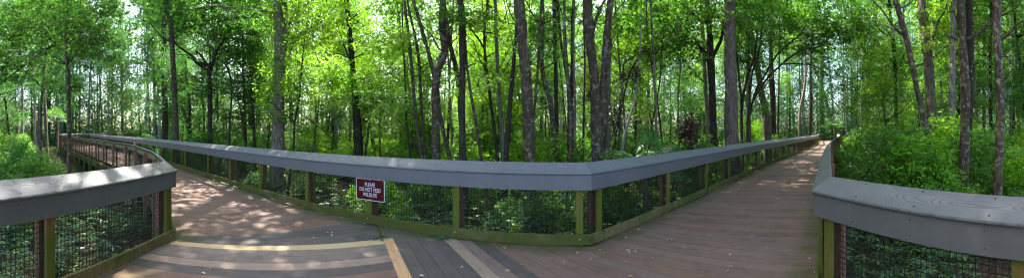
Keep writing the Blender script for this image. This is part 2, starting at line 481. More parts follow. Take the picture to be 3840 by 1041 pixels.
deck = {'v': [], 'f': [], 'm': [], 'uv': [], 'edge': []}
MATS = ['deck', 'deck_grey', 'deck_new', 'deck_pale', 'deck_tan', 'deck_half', 'deck_worn']
rd = random.Random(3)
def dist_seg(p, a, b):
    e = (b[0] - a[0], b[1] - a[1]); t = max(0, min(1, ((p[0] - a[0]) * e[0] + (p[1] - a[1]) * e[1]) / (e[0] ** 2 + e[1] ** 2)))
    return math.hypot(p[0] - a[0] - e[0] * t, p[1] - a[1] - e[1] * t)
ALLB = [CEN, LEFTP, RIGHTP]
def edge_dist(p):
    return min(dist_seg(p, P[i], P[i + 1]) for P in ALLB for i in range(len(P) - 1))
def plank(a0, a1, b1, b0, m=0):
    """quad a0-a1 at the front end, b0-b1 at the back end; subdivided along its length"""
    g = 0.0030
    ua = unit((a1[0] - a0[0], a1[1] - a0[1])) if math.dist(a0, a1) > 1e-6 else (0, 0)
    ub = unit((b1[0] - b0[0], b1[1] - b0[1])) if math.dist(b0, b1) > 1e-6 else (0, 0)
    wa, wb = math.dist(a0, a1), math.dist(b0, b1)
    if wa < 2.5 * g and wb < 2.5 * g: return
    ga, gb = min(g, wa * .3), min(g, wb * .3)
    a0 = (a0[0] + ua[0] * ga, a0[1] + ua[1] * ga); a1 = (a1[0] - ua[0] * ga, a1[1] - ua[1] * ga)
    b0 = (b0[0] + ub[0] * gb, b0[1] + ub[1] * gb); b1 = (b1[0] - ub[0] * gb, b1[1] - ub[1] * gb)
    L = math.dist(a0, b0); near = min(math.hypot(*a0), math.hypot(*b0)) < 14
    n = max(2, int(L / (0.3 if near else 1.0))); z = rd.uniform(-.0008, .0008); base = len(deck['v'])
    cup = .001; v0 = rd.uniform(0, 50)
    for i in range(n + 1):
        t = i / n
        for k, (pa, pb) in enumerate(((a0, b0), (a1, b1))):
            x = pa[0] + (pb[0] - pa[0]) * t; y = pa[1] + (pb[1] - pa[1]) * t
            e = edge_dist((x, y))
            for zz in (z, z - .034):
                deck['v'].append((x, y, zz)); deck['uv'].append((L * t + v0, k * wa + v0)); deck['edge'].append(math.exp(-(e / .42) ** 2) * .9)
    def q(i, k, l): return base + i * 4 + k * 2 + l
    for i in range(n):
        for f in ((q(i, 0, 0), q(i, 1, 0), q(i + 1, 1, 0), q(i + 1, 0, 0)), (q(i, 0, 1), q(i + 1, 0, 1), q(i + 1, 1, 1), q(i, 1, 1)),
                  (q(i, 0, 0), q(i + 1, 0, 0), q(i + 1, 0, 1), q(i, 0, 1)), (q(i, 1, 0), q(i, 1, 1), q(i + 1, 1, 1), q(i + 1, 1, 0))):
            deck['f'].append(f); deck['m'].append(m)
    for i in (0, n):
        deck['f'].append((q(i, 0, 0), q(i, 0, 1), q(i, 1, 1), q(i, 1, 0))); deck['m'].append(m)

W = 0.185; WB = 0.212
PIV = BACKL[len(LL) - 2]                     # outer corner of the left near railing
# spine board edges (right edge and left edge) running from the far railing towards the camera
sp_d = (0.502, -0.865); sp_R = (-1.78, 4.66); sp_n = (0.865, 0.502)
sp_L = (sp_R[0] - sp_n[0] * .165, sp_R[1] - sp_n[1] * .165)
def ext_line(p, d, t): return (p[0] + d[0] * t, p[1] + d[1] * t)
spT_R = hit(sp_R, sp_d, FRONT, -1); spT_L = hit(sp_L, sp_d, FRONT, -1)
# spine: a grey stub at the railing, then the new orange board
sp_R0 = (-1.78, 4.66); sp_L0 = (-1.925, 4.60)
plank(spT_L, spT_R, sp_R0, sp_L0, 1)
plank(sp_L0, sp_R0, ext_line(sp_R0, sp_d, 2.6), ext_line(sp_L0, sp_d, 2.6), 2)
plank(ext_line(sp_L0, sp_d, 2.6), ext_line(sp_R0, sp_d, 2.6), ext_line(sp_R0, sp_d, 8), ext_line(sp_L0, sp_d, 8), 0)
# right of the spine: boards that turn little by little towards the right hand walk
def front_pt(s): 
    # point on FRONT at arc length s measured from its corner, + to the right
    L0 = 0
    c = len(FL) - 1
    p = FRONT[c]
    if s >= 0:
        i = c
        while i < len(FRONT) - 1:
            l = math.dist(FRONT[i], FRONT[i + 1])
            if s <= l: break
            s -= l; i += 1
        i = min(i, len(FRONT) - 2)
        u = unit((FRONT[i + 1][0] - FRONT[i][0], FRONT[i + 1][1] - FRONT[i][1]))
        return (FRONT[i][0] + u[0] * s, FRONT[i][1] + u[1] * s)
    s = -s; i = c
    while i > 0:
        l = math.dist(FRONT[i], FRONT[i - 1])
        if s <= l: break
        s -= l; i -= 1
    i = max(i, 1)
    u = unit((FRONT[i - 1][0] - FRONT[i][0], FRONT[i - 1][1] - FRONT[i][1]))
    return (FRONT[i][0] + u[0] * s, FRONT[i][1] + u[1] * s)
cR = FRONT[len(FL) - 1]
s = -math.dist(spT_R, cR)
ang0 = math.atan2(sp_d[1], sp_d[0])
def ang_right(s):
    k = min(1, max(0, (s + 1.6) / 4.0)); return ang0 + k * (math.radians(-49.5) - ang0)
prev = None; idx = 0; endp = (5, -5)
PLAT = [(-9, -5), (2, -5)]
while s < pl_len(FR) + .3:
    p = front_pt(s); a = ang_right(s); d = (math.cos(a), math.sin(a))
    if s > 12: # follow the walk: boards at right angles to it
        q2 = front_pt(s + .3); tdir = unit((q2[0] - p[0], q2[1] - p[1])); d2 = (tdir[1], -tdir[0])
        k = min(1, (s - 12) / 6); d = unit((d[0] * (1 - k) + d2[0] * k, d[1] * (1 - k) + d2[1] * k))
    b = hit(p, d, BACKR, 1) or ext_line(p, d, 9.5)
    if b[1] < -5: b = ext_line(p, d, (p[1] + 5) / -d[1])
    if prev:
        m = 0
        if idx in (1, 2, 3, 4): m = 1
        if idx == 5: m = 4
        if idx == 6: m = 6
        if idx == 7: m = 1
        plank(prev[0], p, b, prev[1], m)
    prev = (p, b); idx += 1
    # step so that board width stays W
    tdir = front_pt(s + .01); tdir = unit((tdir[0] - p[0], tdir[1] - p[1]))
    s += W / abs(tdir[0] * -d[1] + tdir[1] * d[0])
# left walk: boards roughly at right angles, fanning round the left corner post
sL = -math.dist(spT_L, cR)
pivot = (PIV[0] + .02, PIV[1] - 0.02)
org_a, org_b = (-1.93, 4.575), (-4.42, 2.36)        # upper edge of the first new board
ul = unit((org_b[0] - org_a[0], org_b[1] - org_a[1]))
s = sL; prev = None; lines = []
# fan from the new board's line up to the square boards
front_end = org_a
fan_start = -sL; p = front_pt(s)
fan_n = 17
fan_len = 2.9
# first boards end on the spine's stub: close with the line from org_a up to the stub's top
lines.append((org_a, org_b)); 
pts = [ (org_a[0] + (spT_L[0] - org_a[0]) * k / 3, org_a[1] + (spT_L[1] - org_a[1]) * k / 3) for k in (1, 2, 3)]
fr = pts + [front_pt(sL - fan_len * k / fan_n) for k in range(1, fan_n + 1)]
cw = [0.05 * (k + 1) for k in range(len(fr))]
bseg = list(reversed(BACKL[:len(LL) - 1]))  # from the corner going left
def back_pt(s):
    i = 0
    while i < len(bseg) - 2:
        l = math.dist(bseg[i], bseg[i + 1])
        if s <= l: break
        s -= l; i += 1
    u = unit((bseg[i + 1][0] - bseg[i][0], bseg[i + 1][1] - bseg[i][1])); return (bseg[i][0] + u[0] * s, bseg[i][1] + u[1] * s)
prev = (org_a, pivot)
for k, fp in enumerate(fr):
    bp = back_pt(0.035 * (k + 1) if k > 2 else 0.01 * (k + 1))
    plank(prev[0], fp, bp, prev[1], 1 if k < 5 else 0); prev = (fp, bp)
sf = sL - fan_len; sb = 0.035 * len(fr)
LF = pl_len(FL); LBk = sum(math.dist(bseg[i], bseg[i + 1]) for i in range(len(bseg) - 1))
while -sf < LF - .2:
    remF = LF + sf; remB = LBk - sb
    sf -= W; sb += W * min(1.15, max(.6, remB / max(.3, remF)))
    p, b = front_pt(sf), back_pt(sb); plank(prev[0], p, b, prev[1], 0); prev = (p, b)
# boards on the camera side of the first new board, parallel with it, butting on the spine
nrm = (0.667, -0.745); prev = None
for k in range(0, 44):
    off = k * WB
    a_line = (org_a[0] + nrm[0] * off, org_a[1] + nrm[1] * off)
    # intersection with the spine's left edge
    d = ul; e = sp_d; den = d[0] * e[1] - d[1] * e[0]
    t = ((sp_L0[0] - a_line[0]) * e[1] - (sp_L0[1] - a_line[1]) * e[0]) / den
    pa = (a_line[0] + d[0] * t, a_line[1] + d[1] * t)
    pb = hit((pa[0] + d[0] * .01, pa[1] + d[1] * .01), d, BACKL, 1) or ext_line(pa, d, 5)
    if prev:
        plank(prev[0], pa, pb, prev[1], {1: 3, 2: 6, 3: 6, 4: 5, 5: 1}.get(k, 0))
    prev = (pa, pb)
    if pa[1] < -3.5: break
me = mesh_from('boardwalk_deck', deck['v'], np.array(deck['f']), [M[k] for k in MATS], deck['m'])
uvl = me.uv_layers.new(name='UVMap')
vi = np.empty(len(me.loops), dtype=np.int32); me.loops.foreach_get('vertex_index', vi)
uvl.data.foreach_set('uv', np.array(deck['uv'], dtype=np.float32)[vi].ravel())
at_ = me.attributes.new('edge', 'FLOAT', 'POINT'); at_.data.foreach_set('value', np.array(deck['edge'], dtype=np.float32))
deck_o = add('boardwalk_deck', me); tag(deck_o, kind='structure')
# frame under the boards: rim joists and piles
for P, sd in ((CEN, 1), (LEFTP, -1), (RIGHTP, -1)):
    for i in range(len(P) - 1):
        for q_, pr_ in ((sd, prof_rect(0.07, 0.115, -0.29, -0.04)), (-sd, prof_rect(0.5, 0.545, -0.28, -0.042))):
            A, B = sweep(P, q_, pr_, i); rim = MB(); rim.prism(A, B); rim.build('joist', M['frame_wood'], deck_o)

for P, sd in ((CEN, 1), (LEFTP, -1), (RIGHTP, -1)):
    acc = 0.8
    for i in range(len(P) - 1):
        L = math.dist(P[i], P[i + 1]); u = unit((P[i + 1][0] - P[i][0], P[i + 1][1] - P[i][1])); w = (-u[1] * sd, u[0] * sd)
        while acc < L:
            c = (P[i][0] + u[0] * acc - w[0] * .12, P[i][1] + u[1] * acc - w[1] * .12)
            pil = MB(); pil.tube([(c[0], c[1], -1.6), (c[0], c[1], -.3)], [.12, .115], 10); pil.build('pile', M['frame_wood'], deck_o); acc += 2.4
        acc -= L

# ------------------------------------------------------------------ sign
def text_mesh(body, size, mat, extr=0.0012, off=0.0):
    cu = bpy.data.curves.new('lettering', 'FONT'); cu.body = body; cu.size = size
    cu.align_x = 'CENTER'; cu.align_y = 'CENTER'; cu.extrude = extr; cu.offset = off; cu.space_line = .93; cu.space_character = 1.1
    o = bpy.data.objects.new('tmp', cu); COL.objects.link(o)
    bpy.context.view_layer.update()
    dg = bpy.context.evaluated_depsgraph_get()
    me = bpy.data.meshes.new_from_object(o.evaluated_get(dg)); bpy.data.objects.remove(o)
    me.materials.clear(); me.materials.append(mat); return me
def rrect(w, h, r, z0, z1, mb, n=6):
    P = []
    for cx, cy, a0 in ((w - r, h - r, 0), (-w + r, h - r, PI / 2), (-w + r, -h + r, PI), (w - r, -h + r, 1.5 * PI)):
        for k in range(n + 1):
            a = a0 + k / n * PI / 2; P.append((cx + r * math.cos(a), cy + r * math.sin(a)))
    mb.prism([(x, y, z0) for x, y in P], [(x, y, z1) for x, y in P])
sp = front_pt(-3.7); 
i0 = len(FL) - 1
u_ = unit((FL[0][0] - FL[1][0], FL[0][1] - FL[1][1])); w_ = (-u_[1], u_[0])
lipP = (FL[0][0] - u_[0] * 3.60, FL[0][1] - u_[1] * 3.60)
sg = empty('sign', (lipP[0] + w_[0] * .040, lipP[1] + w_[1] * .040, 0.615))
sg.rotation_euler = (math.radians(90), math.radians(-.5), math.atan2(u_[1], u_[0]))
tag(sg, 'dark red sign with white lettering fixed under the railing cap', 'sign')
SW, SH = .305, .190
mb = MB(); rrect(SW, SH, .03, -.004, 0, mb); mb.build('panel', M['sign_white'], sg)
mb = MB(); rrect(SW - .011, SH - .011, .024, 0.0006, .0018, mb); rf_ = mb.build('red_face', M['sign_red'], sg)
tm = text_mesh('PLEASE\nDO NOT FEED\nWILDLIFE', 0.098, M['sign_white'], 0.0006, 0.0009)
xs = [v.co.x for v in tm.vertices]; ys = [v.co.y for v in tm.vertices]
kx = 0.45 / (max(xs) - min(xs)); ky = 0.245 / (max(ys) - min(ys)); cy = (max(ys) + min(ys)) / 2; cx = (max(xs) + min(xs)) / 2
for v in tm.vertices: v.co = ((v.co.x - cx) * kx, (v.co.y - cy) * ky, v.co.z + .003)
add('lettering', tm, rf_)
for yy in (SH - .026, -SH + .026):
    mb = MB(); mb.tube([(0, yy, .001), (0, yy, .006), (0, yy, .009)], [.010, .009, .004], 10); mb.build('bolt', M['bolt'], sg, True)

# ------------------------------------------------------------------ ground
def gz(x, y):
    return GZ + .16 * math.sin(x * .31 + 1) * math.cos(y * .27) + .09 * math.sin(x * .9 + y * .7) + .0006 * 0
n = 150; R = 260
xs = np.sign(np.linspace(-1, 1, n)) * np.abs(np.linspace(-1, 1, n)) ** 2.2 * R
V = []; Fc = []
for yy in xs:
    for xx in xs: V.append((xx, yy + 5, gz(xx, yy + 5)))
for j in range(n - 1):
    for i in range(n - 1): Fc.append((j * n + i, j * n + i + 1, (j + 1) * n + i + 1, (j + 1) * n + i))
g = add('ground', mesh_from('ground', V, np.array(Fc), M['floor'], None, True)); tag(g, kind='structure')

# ------------------------------------------------------------------ foliage
def rot_frames(nrm, rng):
    """two tangent vectors for each normal"""
    n = nrm / np.linalg.norm(nrm, axis=1, keepdims=True)
    r = rng.normal(size=n.shape); t = np.cross(n, r); t /= np.linalg.norm(t, axis=1, keepdims=True) + 1e-9
    return n, t, np.cross(n, t)
def leaves(C, nrm, L, rng, wid=0.5, droop=0.0, axis=None):
    """one four-cornered pointed leaf per centre"""
    n, t, b = rot_frames(nrm, rng)
    if axis is not None:
        t = axis - n * (axis * n).sum(1, keepdims=True); t /= np.linalg.norm(t, axis=1, keepdims=True) + 1e-9; b = np.cross(n, t)
    L = L[:, None]; w = L * wid * .5
    P0 = C - t * L * .5; P2 = C + t * L * .5 - n * L * droop
    mid = C - t * L * .05 + n * L * .05
    P1 = mid + b * w; P3 = mid - b * w
    V = np.stack([P0, P1, P2, P3], 1).reshape(-1, 3)
    return V
def leaf_mesh(name, V, mat):
    Fq = np.arange(len(V), dtype=np.int32).reshape(-1, 4)
    return mesh_from(name, V, Fq, mat)
def sprays(centres, rad, per, lsize, rng, flat=0.16, tilt=.35, wid=.5, outward=None):
    k = len(centres)
    nr = rng.normal(size=(k, 3)) * tilt; nr[:, 2] += 1
    n, t, b = rot_frames(nr, rng)
    idx = np.repeat(np.arange(k), per); m = len(idx)
    rr = np.repeat(rad, per) * np.sqrt(rng.random(m)); aa = rng.random(m) * 2 * PI
    # sprays are longer than wide
    x = rr * np.cos(aa) * 1.35; y = rr * np.sin(aa) * .75
    C = centres[idx] + t[idx] * x[:, None] + b[idx] * y[:, None] + n[idx] * (rng.normal(size=m) * np.repeat(rad, per) * flat)[:, None]
    C[:, 2] -= (x / np.repeat(rad, per)) ** 2 * np.repeat(rad, per) * .16
    ln = n[idx] + rng.normal(size=(m, 3)) * .42
    L = lsize * rng.uniform(.6, 1.35, m)
    return leaves(C, ln, L, rng, wid, .12)
def crown_mesh(name, seed, rx, rz, ncl, per, lsize, srad, mat='leaf', tiers=0.0, hollow=.35):
    """crown centred on its own origin: rx horizontal radius, rz half height"""
    rng = np.random.default_rng(seed)
    # several uneven lobes instead of one ball
    nl = 7; lob = rng.normal(size=(nl, 3)); lob /= np.linalg.norm(lob, axis=1, keepdims=True)
    lob *= rng.uniform(.25, .75, (nl, 1)); lr = rng.uniform(.3, .6, nl)
    li = rng.integers(0, nl, ncl); d = rng.normal(size=(ncl, 3)); d /= np.linalg.norm(d, axis=1, keepdims=True)
    P = lob[li] + d * (lr[li] * (hollow + (1 - hollow) * rng.random(ncl)) ** .6)[:, None]
    if tiers:
        P[:, 2] = np.round(P[:, 2] / tiers + rng.normal(size=ncl) * .1) * tiers
    P *= np.array([rx, rx, rz])
    return leaf_mesh(name, sprays(P, srad * rng.uniform(.5, 1.3, ncl), per, lsize, rng), M[mat])
CR = {}
def bough_mesh(seed):
    rng = np.random.default_rng(seed); k = 42
    a = rng.random(k) * 2 * PI; rr = np.sqrt(rng.random(k)) * 1.15
    P = np.stack([np.cos(a) * rr * 1.25, np.sin(a) * rr, rng.choice([-.32, -.1, .12, .34], k) + rng.normal(size=k) * .05 - .12 * rr], 1)
    return leaf_mesh('bough', sprays(P, .34 * rng.uniform(.6, 1.3, k), 34, .108, rng, .10, .22), M['leaf'])
BG = [bough_mesh(400 + k) for k in range(5)]
for k in range(4): CR['low%d' % k] = crown_mesh('crown_low', 10 + k, 2.6, 2.6, 105, 34, .155, .62, tiers=.22)       # layered understorey tree
for k in range(4): CR['tall%d' % k] = crown_mesh('crown_tall', 30 + k, 3.4, 5.0, 200, 26, .20, .85)                   # forest tree
for k in range(3): CR['fine%d' % k] = crown_mesh('crown_fine', 50 + k, 3.0, 3.6, 260, 44, .085, .5)                   # near, finer leaved
for k in range(2): CR['over%d' % k] = crown_mesh('crown_over', 70 + k, 3.6, 2.4, 170, 26, .17, .8)                    # canopy overhead

def shrub_mesh(seed, rx, h, ncl, per, lsize, srad, mat='leaf', wid=.5):
    rng = np.random.default_rng(seed)
    a = rng.random(ncl) * 2 * PI; r = np.sqrt(rng.random(ncl)); z = rng.random(ncl) ** .8
    env = 1 - .55 * z ** 2
    P = np.stack([np.cos(a) * r * rx * env, np.sin(a) * r * rx * env, z * h * (1 - .35 * r ** 2)], 1)
    return leaf_mesh('foliage', sprays(P, srad * rng.uniform(.5, 1.3, ncl), per, lsize, rng, tilt=.5, wid=wid), M[mat])
def stems_mesh(seed, rx, h, n=7):
    rs = random.Random(seed); mb = MB()
    for k in range(n):
        a = rs.uniform(0, 2 * PI); r = rs.uniform(.2, .9) * rx; hh = h * rs.uniform(.6, .95)
        mb.tube([(0, 0, -.2), (math.cos(a) * r * .25, math.sin(a) * r * .25, hh * .4), (math.cos(a) * r * .6, math.sin(a) * r * .6, hh * .75), (math.cos(a) * r, math.sin(a) * r, hh)], [.018, .014, .009, .004], 5)
    return mb.mesh('stems', M['bark_dark'])
SH = []
for k in range(4): SH.append((shrub_mesh(100 + k, 1.15, 1.9, 115, 38, .098, .32), stems_mesh(k, 1.1, 1.8)))
for k in range(2): SH.append((shrub_mesh(120 + k, 1.5, 2.8, 170, 36, .112, .40), stems_mesh(9 + k, 1.3, 2.6)))

def near_plant_mesh(seed, n_st=26, rx=.75, h=.9, lsize=.13):
    """leafy ground plant: whorls of pointed leaves on stems"""
    rng = np.random.default_rng(seed); C = []; NN = []; AX = []; mb = MB()
    for s_ in range(n_st):
        a = rng.random() * 2 * PI; r = math.sqrt(rng.random()) * rx; hh = h * rng.uniform(.35, 1)
        bx, by = math.cos(a) * r, math.sin(a) * r; lx, ly = rng.normal(size=2) * .08
        mb.tube([(bx, by, -.15), (bx + lx, by + ly, hh * .6), (bx + lx * 2, by + ly * 2, hh)], [.006, .004, .002], 4)
        for lev in range(rng.integers(1, 4)):
            z = hh - lev * .16; nn = rng.integers(5, 8); a1 = rng.random() * 6
            for q in range(nn):
                aa = a1 + q / nn * 2 * PI; ax = np.array([math.cos(aa), math.sin(aa), -.15 + rng.normal() * .12]); L = lsize * rng.uniform(.7, 1.25)
                C.append(np.array([bx + lx * 2, by + ly * 2, z]) + ax * L * .55); NN.append(np.array([0, 0, 1.]) + rng.normal(size=3) * .22); AX.append(ax)
    C = np.array(C); V = leaves(C, np.array(NN), lsize * rng.uniform(.8, 1.2, len(C)), rng, .42, .12, np.array(AX))
    return leaf_mesh('leaves', V, M['glossy_leaf']), mb.mesh('stems', M['bark_dark'])
NP = [near_plant_mesh(200 + k) for k in range(4)]

# distance from the boardwalk, to keep plants off it
def walk_dist(x, y):
    d = edge_dist((x, y))
    return d
import bisect
def inside_walk(x, y):
    # between front line and back lines: cast a ray in +y and count the crossings of each railing line
    def below(P):
        for i in range(len(P) - 1):
            (x0, y0), (x1, y1) = P[i], P[i + 1]
            if (x0 <= x < x1) or (x1 <= x < x0):
                yy = y0 + (y1 - y0) * (x - x0) / (x1 - x0)
                if y < yy: return True
        return False
    return False
def poly_contains(p, poly):
    c = False; j = len(poly) - 1
    for i in range(len(poly)):
        if ((poly[i][1] > p[1]) != (poly[j][1] > p[1])) and (p[0] < (poly[j][0] - poly[i][0]) * (p[1] - poly[i][1]) / (poly[j][1] - poly[i][1] + 1e-12) + poly[i][0]): c = not c
        j = i
    return c
WALK = CEN + list(reversed(RIGHTP)) + list(reversed(LEFTP))
def clear_of_walk(x, y, m):
    return not poly_contains((x, y), WALK) and edge_dist((x, y)) > m

# tree placement from bearing and distance
def bp(X, d): a = (X - 1920) / F; return d * math.sin(a), d * math.cos(a)
def hz(Y, d): return EYE - (Y - HOR) / F * d

def dup(o, parent=None):
    c = o.copy(); COL.objects.link(c); c.parent = parent; return c
rt = random.Random(11)
def crown_on(root, mesh, loc, sc=(1, 1, 1), col=(1, 1, 1), rz=None, name='crown'):
    c = add(name, mesh, root, loc); c.scale = sc; c.rotation_euler = (rt.uniform(-.15, .15), rt.uniform(-.15, .15), rt.uniform(0, 6.28) if rz is None else rz)
    c.color = (*col, 1); return c

# colours that the sprays are multiplied with: yellow green as if backlit, mid green, cool dark green
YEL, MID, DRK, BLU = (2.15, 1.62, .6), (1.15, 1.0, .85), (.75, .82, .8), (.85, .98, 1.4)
def zone_col(X):  # leaf tint by bearing, with the spread of sunlight painted in
    """light painted into leaf tints: cool dark left, sunlit yellow mid left, mixed right"""
    r = rt.random()
    if X < 560: base = (BLU, MID, DRK)[int(r * 3)]
    elif X < 1000: base = (DRK, MID, BLU)[int(r * 3)]
    elif X < 1950: base = (YEL, YEL, MID)[int(r * 3)]
    elif X < 2600: base = (MID, MID, DRK, YEL)[int(r * 4)]
    else: base = (MID, YEL, MID, BLU)[int(r * 4)]
    j = rt.uniform(.85, 1.15)
    return tuple(c * j for c in base)

# ---- individually recognisable trees.  Slices: measured points (x, y, width) on six enlarged views of the photograph
def SL(k, x, y, w=8):
    sc = .8877 if k < 6 else 1.0596; x0 = (0, 0, 640, 1280, 1920, 2560, 3200)[k]
    return (x0 + sc * x, sc * y, sc * w)
HERO = []
BOUGH = {   # leafy boughs that reach into the view, as (slice, x, y, size, colour) keyed by words of the tree's label
 'slender wavy': [(1, 210, 60, 1.0, 'MID'), (1, 350, 40, .9, 'MID'), (1, 340, 170, .8, 'BLU'), (1, 420, 110, 1.0, 'MID'), (1, 400, 230, .7, 'MID'), (1, 440, 20, 1.0, 'MID')],
 'leaning thin trunk entering': [(1, 40, 120, 1.0, 'MID'), (1, 110, 210, .9, 'MID'), (1, 20, 260, .9, 'MID'), (1, 180, 90, .8, 'DRK'), (1, 60, 20, 1.1, 'MID')],
 'straight black trunk': [(1, 560, 150, 1.7, 'DRK'), (1, 480, 240, 1.4, 'BLU'), (1, 600, 300, 1.5, 'DRK'), (1, 520, 420, 1.3, 'MID')],
 'dark spreading': [(2, 80, 110, 1.5, 'DRK'), (2, 200, 90, 1.4, 'DRK'), (2, 280, 170, 1.3, 'DRK'), (2, 90, 330, 1.3, 'DRK'), (2, 260, 350, 1.3, 'BLU'), (2, 320, 60, 1.3, 'MID'), (2, 30, 30, 1.4, 'DRK')],
 'massive straight': [(2, 330, 80, 1.0, 'DRK'), (2, 600, 160, .8, 'YEL'), (2, 560, 20, .9, 'MID')],
 'dark trunk flaring': [(3, 110, 140, 1.3, 'YEL'), (3, 180, 240, 1.4, 'YEL'), (3, 30, 330, 1.2, 'YEL'), (2, 640, 260, 1.2, 'YEL'), (3, 150, 340, 1.2, 'YEL'), (3, 200, 60, 1.2, 'YEL')],
 'left one of two slim': [(3, 230, 180, .9, 'YEL'), (3, 200, 420, .9, 'MID')],
 'forked lichened tree': [(3, 470, 60, .8, 'MID')],
 'thin stem with a long limb': [(3, 600, 90, .9, 'MID'), (3, 560, 330, .8, 'MID')],
 'dark two stemmed': [(4, 230, 60, .9, 'MID'), (4, 140, 190, .8, 'MID')],
 'brown trunk hidden': [(4, 470, 120, 1.0, 'MID'), (4, 450, 30, 1.0, 'MID')],
 'dark trunk with raised limbs': [(4, 660, 110, 1.5, 'MID'), (4, 600, 40, 1.2, 'MID'), (4, 700, 190, 1.4, 'DRK'), (4, 590, 190, 1.1, 'MID'), (5, 40, 60, 1.3, 'MID')],
 'arching many': [(5, 330, 60, 1.5, 'MID'), (5, 430, 60, 1.5, 'YEL'), (5, 520, 110, 1.5, 'MID'), (5, 600, 80, 1.5, 'YEL'), (5, 480, 190, 1.2, 'MID'), (5, 620, 170, 1.4, 'MID'), (5, 390, 170, 1.1, 'MID'), (5, 680, 130, 1.5, 'MID'), (5, 640, 320, .9, 'DRK'), (5, 560, 30, 1.3, 'MID')],
 'huge straight': [(5, 130, 60, .9, 'MID'), (5, 270, 60, 1.0, 'MID')],
 'dark thin trunk left of the curved': [(6, 60, 90, 1.5, 'MID'), (6, 110, 180, 1.3, 'MID'), (5, 710, 60, 1.4, 'MID')],
 'broad reddish brown': [(6, 300, 120, 1.0, 'YEL'), (6, 200, 90, 1.0, 'MID'), (6, 320, 30, 1.0, 'MID')],
 'slender trunk just left of the rightmost': [(6, 560, 200, 1.2, 'DRK'), (6, 590, 300, 1.2, 'DRK'), (6, 450, 120, 1.0, 'MID')],
}
def H(k, d, stems, bark, label, top=13, crown='over', cs=.9, col=None, lean=0):
    HERO.append((k, d, stems, bark, label, top, crown, cs, col))
H(1, 11, [[(293, 790, 23), (292, 640, 20), (292, 520, 19), (290, 400, 18), (285, 270, 17), (280, 200, 16), (283, 30, 20), (285, -20, 16)], [(283, 40, 12), (300, 10, 8), (310, -30, 6)]], 'bark_lichen', 'slender wavy trunk rising beside the left walkway railing', 10, 'over', .6)
H(1, 25, [[(197, 610, 15), (190, 450, 14), (185, 330, 13), (205, 200, 9), (220, 120, 6)], [(186, 330, 8), (170, 220, 6), (160, 140, 4)]], 'bark_brown', 'thin brown forked trunk left of the wavy one', 13, 'tall', .7)
H(1, 60, [[(268, 580, 16), (265, 400, 14), (265, 280, 13)]], 'bark_dark', 'dark straight trunk just left behind the wavy trunk', 15, 'tall', .8)
H(1, 58, [[(376, 580, 10), (376, 460, 9), (380, 330, 9), (393, 200, 8), (398, 120, 6)], [(376, 470, 7), (360, 440, 6), (352, 395, 4)], [(384, 300, 5), (400, 270, 4), (410, 230, 3)]], 'bark_pale', 'pale thin trunk with a bent side branch in the left clearing', 18, 'tall', .6)
H(1, 8, [[(-110, 560, 13), (-60, 420, 10), (0, 355, 8), (100, 280, 7), (180, 215, 6), (240, 185, 4)]], 'bark_dark', 'leaning thin trunk entering at the left edge', 4.2, None)
H(1, 24, [[(697, 600, 32), (697, 450, 26), (693, 300, 24), (693, 190, 23), (690, -20, 22)]], 'bark_dark', 'straight black trunk left of the lichened leaning trunk', 15, 'tall', .9, DRK)
H(2, 17.5, [[(24, 640, 30), (22, 560, 26), (14, 350, 24), (5, 180, 22), (-3, 70, 21), (-20, -20, 18)]], 'bark_lichen', 'lichen spotted trunk leaning slightly left behind the railing', 12, 'over', .8)
H(2, 19, [[(166, 640, 28), (166, 500, 22), (164, 300, 21), (152, 272, 16), (110, 265, 13), (95, 240, 12), (60, 215, 10), (10, 165, 7)], [(166, 310, 17), (180, 260, 15), (188, 222, 14), (215, 185, 12), (250, 120, 11), (285, 70, 10), (310, 10, 8), (315, -30, 7)], [(152, 275, 10), (130, 235, 9), (105, 215, 6)], [(188, 222, 8), (165, 190, 6), (130, 150, 4)]], 'bark_dark', 'dark spreading tree with low forked limbs left of the big trunk', 11, 'fine', 1.0, DRK)
H(2, 13.5, [[(452, 700, 66), (455, 600, 58), (455, 500, 52), (460, 300, 51), (462, 200, 50), (458, 100, 48), (460, -20, 50)], [(478, 210, 26), (492, 100, 24), (484, 30, 20), (482, -30, 18)], [(440, 55, 12), (400, 46, 10), (330, 40, 9), (230, 30, 8), (170, 26, 7), (30, 50, 5)], [(488, 168, 13), (520, 155, 11), (560, 140, 9), (615, 125, 6)], [(492, 110, 12), (530, 60, 9), (545, 0, 7)]], 'bark_brown', 'massive straight trunk with long side limbs left of centre', 13, 'over', 1.25)
H(2, 26, [[(78, 590, 18), (66, 500, 15), (35, 420, 12), (28, 350, 10)], [(82, 590, 18), (78, 420, 15), (66, 330, 12), (64, 250, 10)]], 'bark_dark', 'pair of dark slanting stems left of the spreading tree', 12, 'tall', .7, DRK)
H(2, 31, [[(340, 560, 22), (340, 440, 20), (342, 240, 20), (355, 200, 14), (370, 160, 10)], [(342, 240, 14), (325, 195, 12), (305, 150, 10), (290, 100, 7)]], 'bark_dark', 'grey trunk forking in a Y left of the massive trunk', 14, 'tall', .8)
H(2, 17, [[(247, 640, 11), (250, 520, 9), (257, 400, 8), (248, 310, 7), (225, 265, 6), (195, 232, 4)]], 'bark_dark', 'thin crooked stem between the spreading and massive trees', 10, 'over', 1.25)  # real stem; its wide overhead crown is added to shade the left deck
H(2, 35, [[(512, 540, 18), (506, 400, 16), (504, 280, 14), (504, 180, 13), (500, 100, 10)]], 'bark_brown', 'brown trunk just right of the massive trunk', 17, 'tall', .7)
H(2, 34, [[(620, 540, 14), (612, 440, 12), (605, 370, 11), (592, 320, 8), (565, 300, 6), (540, 280, 4)], [(606, 375, 8), (622, 340, 7), (636, 300, 5)]], 'bark_dark', 'small tree with open forked limbs in the bright clearing', 11, 'tall', .5, YEL)
